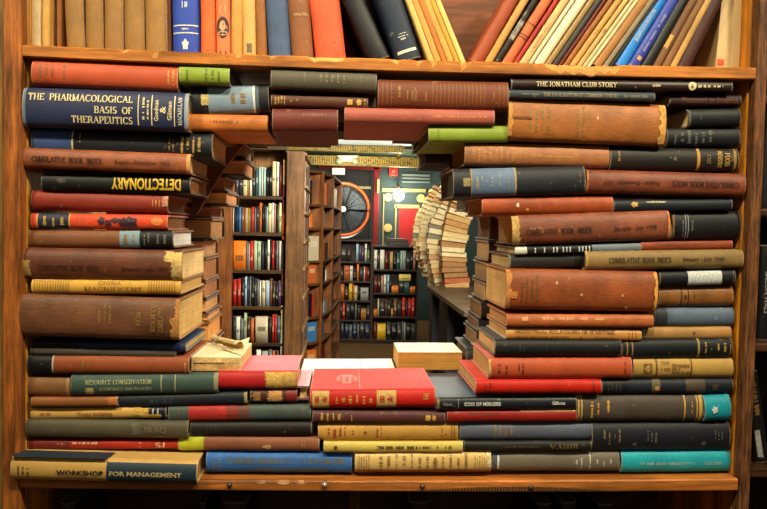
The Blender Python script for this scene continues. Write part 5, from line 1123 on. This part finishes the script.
# ------------------------------------------------------------------ neighbouring bookcases at the picture's edges
r = empty('bookcase', (XR+.3, .1, 0), 'dark neighbouring bookcase at the right edge of the picture', 'bookcase'); inv = Matrix.Translation(-r.location)
X2 = P(759.5, 270, 0).x
mb = MB(); mb.box((X2, .26, 0), (X2+.5, .28, 2.6), (40, 24, 16)); cpt(mb, 'back_panel', M['wood_z'])
for y0, y1 in ((209,217),(343,352),(468,478),(96,104)):
    a = P(763, y1, .05); b = P(763, y0, .05); mb = MB(); mb.box((X2+.0012, .05, a.z), (X2+.5, .258, b.z), (92, 54, 30)); cpt(mb, 'shelf', M['wood_x'])
GN = 'books in the neighbouring bookcase'
zb = P(763, 343, .05).z+.0006; a = P(757.5, 300, .08); z1 = P(760, 245, .08).z
H_ = z1-zb
make_book(Vector((a.x+.028, .08, zb+H_)), -math.pi/2, H_, .026, .15, (24,22,24), 'tall black book with white vertical lettering beyond the right upright', GN, kind='jacket', seed=901, marks=[('t','BACON WALS',-.04,.03,.013,.008,(150,150,150),-90) if False else ('t','BACON WALS',-.035,.035,.013,.008,(150,150,150),0)])
make_book(Vector((a.x+.065, .08, zb+H_*.95)), -math.pi/2, H_*.95, .03, .15, (150,150,152), 'grey book beside the tall black one beyond the right upright', GN, kind='jacket', seed=902)
zb = P(763, 209, .05).z+.0006; H_ = .19
make_book(Vector((a.x+.034, .09, zb+H_)), -math.pi/2, H_, .03, .15, (30,26,28), 'black book on the shelf above, just beyond the right upright', GN, kind='jacket', seed=903)
zb = P(760, 468, .05).z+.0006
u_ = Vector((-.17, 0, .985)); n_ = Vector((.985, 0, .17)); base = Vector((P(757, 464, .07).x, .07, zb+.0))
A = base+n_*.024+u_*.155
make_book(A, math.atan2(-u_.z, -u_.x), .155, .024, .14, (24,22,24), 'black leaning book with a white strip beyond the lower right upright', GN, kind='jacket', seed=904, marks=[('patch',.02,.07,.15,.5,(190,190,186),'LR','white_strip'),('row',-.06,.0,.012,.009,(150,110,60))])
# sliver of a neighbouring upright at the left edge
a = P(-14, 250, .0); b = P(2.2, 250, .0); mb = MB(); mb.box((a.x, .012, 0), (b.x, .4, 2.75), (176, 128, 66)); o = mb.build('bookcase_upright', M['wood_z']); tag(o, 'pale yellowish upright of the next bookcase at the left edge', 'bookcase upright')

# ------------------------------------------------------------------ light
def area(nm, loc, tgt, size, energy, color, sy=None):
    l = bpy.data.lights.new(nm, 'AREA'); l.energy = energy; l.color = color; l.size = size
    if sy: l.shape = 'RECTANGLE'; l.size_y = sy
    o = bpy.data.objects.new(nm, l); col.objects.link(o); o.location = loc
    o.rotation_euler = (Vector(tgt)-Vector(loc)).to_track_quat('-Z', 'Y').to_euler(); return o
WARM = (1.0, .89, .60)
def spot(nm, loc, tgt, energy, color, deg, rad):
    l = bpy.data.lights.new(nm, 'SPOT'); l.energy = energy; l.color = color; l.spot_size = R(deg); l.spot_blend = 1.0; l.shadow_soft_size = rad
    o = bpy.data.objects.new(nm, l); col.objects.link(o); o.location = loc; o.rotation_euler = (Vector(tgt)-Vector(loc)).to_track_quat('-Z', 'Y').to_euler(); return o
spot('track_spot', (-.95, -.95, 2.68), (.14, 0, 1.60), 86, WARM, 74, .08)
spot('track_spot', (1.05, -.95, 2.68), (.08, 0, 1.54), 98, WARM, 80, .08)
spot('track_spot', (.05, -.95, 2.68), (.06, 0, 1.64), 80, WARM, 70, .08)
area('front_fill_lamp', (.25, -2.6, 2.2), (0, 0, 1.4), 1.2, 5, (1, .9, .66))
area('aisle_fill', (-.42, 1.05, 2.1), (.2, .3, 1.35), .25, 11, (1, .93, .76))  # unseen light added behind the upper shelf to brighten the right page ends
area('aisle_fill', (.50, 1.0, 2.05), (-.22, .3, 1.4), .25, 17, (1, .93, .76))  # its crossing counterpart, added to brighten the left page ends
area('aisle_fill_far', (.6, 2.2, 2.55), (-.4, 4.6, 1.5), .5, 120, (1, .92, .72))  # unseen fill, placed and aimed to brighten the tall left bookcase
area('arch_fill', (.35, 2.9, 2.3), (.85, 4.4, 1.4), .4, 40, (1, .93, .72))  # added light without a fixture, brightens the front faces of the arch
area('hall_lamp', (-.1, 6.6, 2.6), (.1, 8.6, .9), .6, 80, (1, .92, .70))
area('wall_fill', (.2, 9.6, 2.2), (.3, 11.4, 1.9), .5, 11, (1, .92, .7))  # unseen fill in mid-air with no fixture, aimed at the back wall
area('beam_fill', (.0, 8.2, 2.1), (.1, 9.8, 2.62), .5, 12, (1, .94, .66))  # unseen fill below the gilt beams, no fixture stands there
w = bpy.data.worlds.new('room'); scn.world = w; w.use_nodes = True
w.node_tree.nodes['Background'].inputs[0].default_value = (1, .86, .66, 1); w.node_tree.nodes['Background'].inputs[1].default_value = .045
vs = scn.view_settings; vs.view_transform = 'Standard'; vs.look = 'None'; vs.exposure = 0.0; vs.gamma = 1.0; vs.use_curve_mapping = False
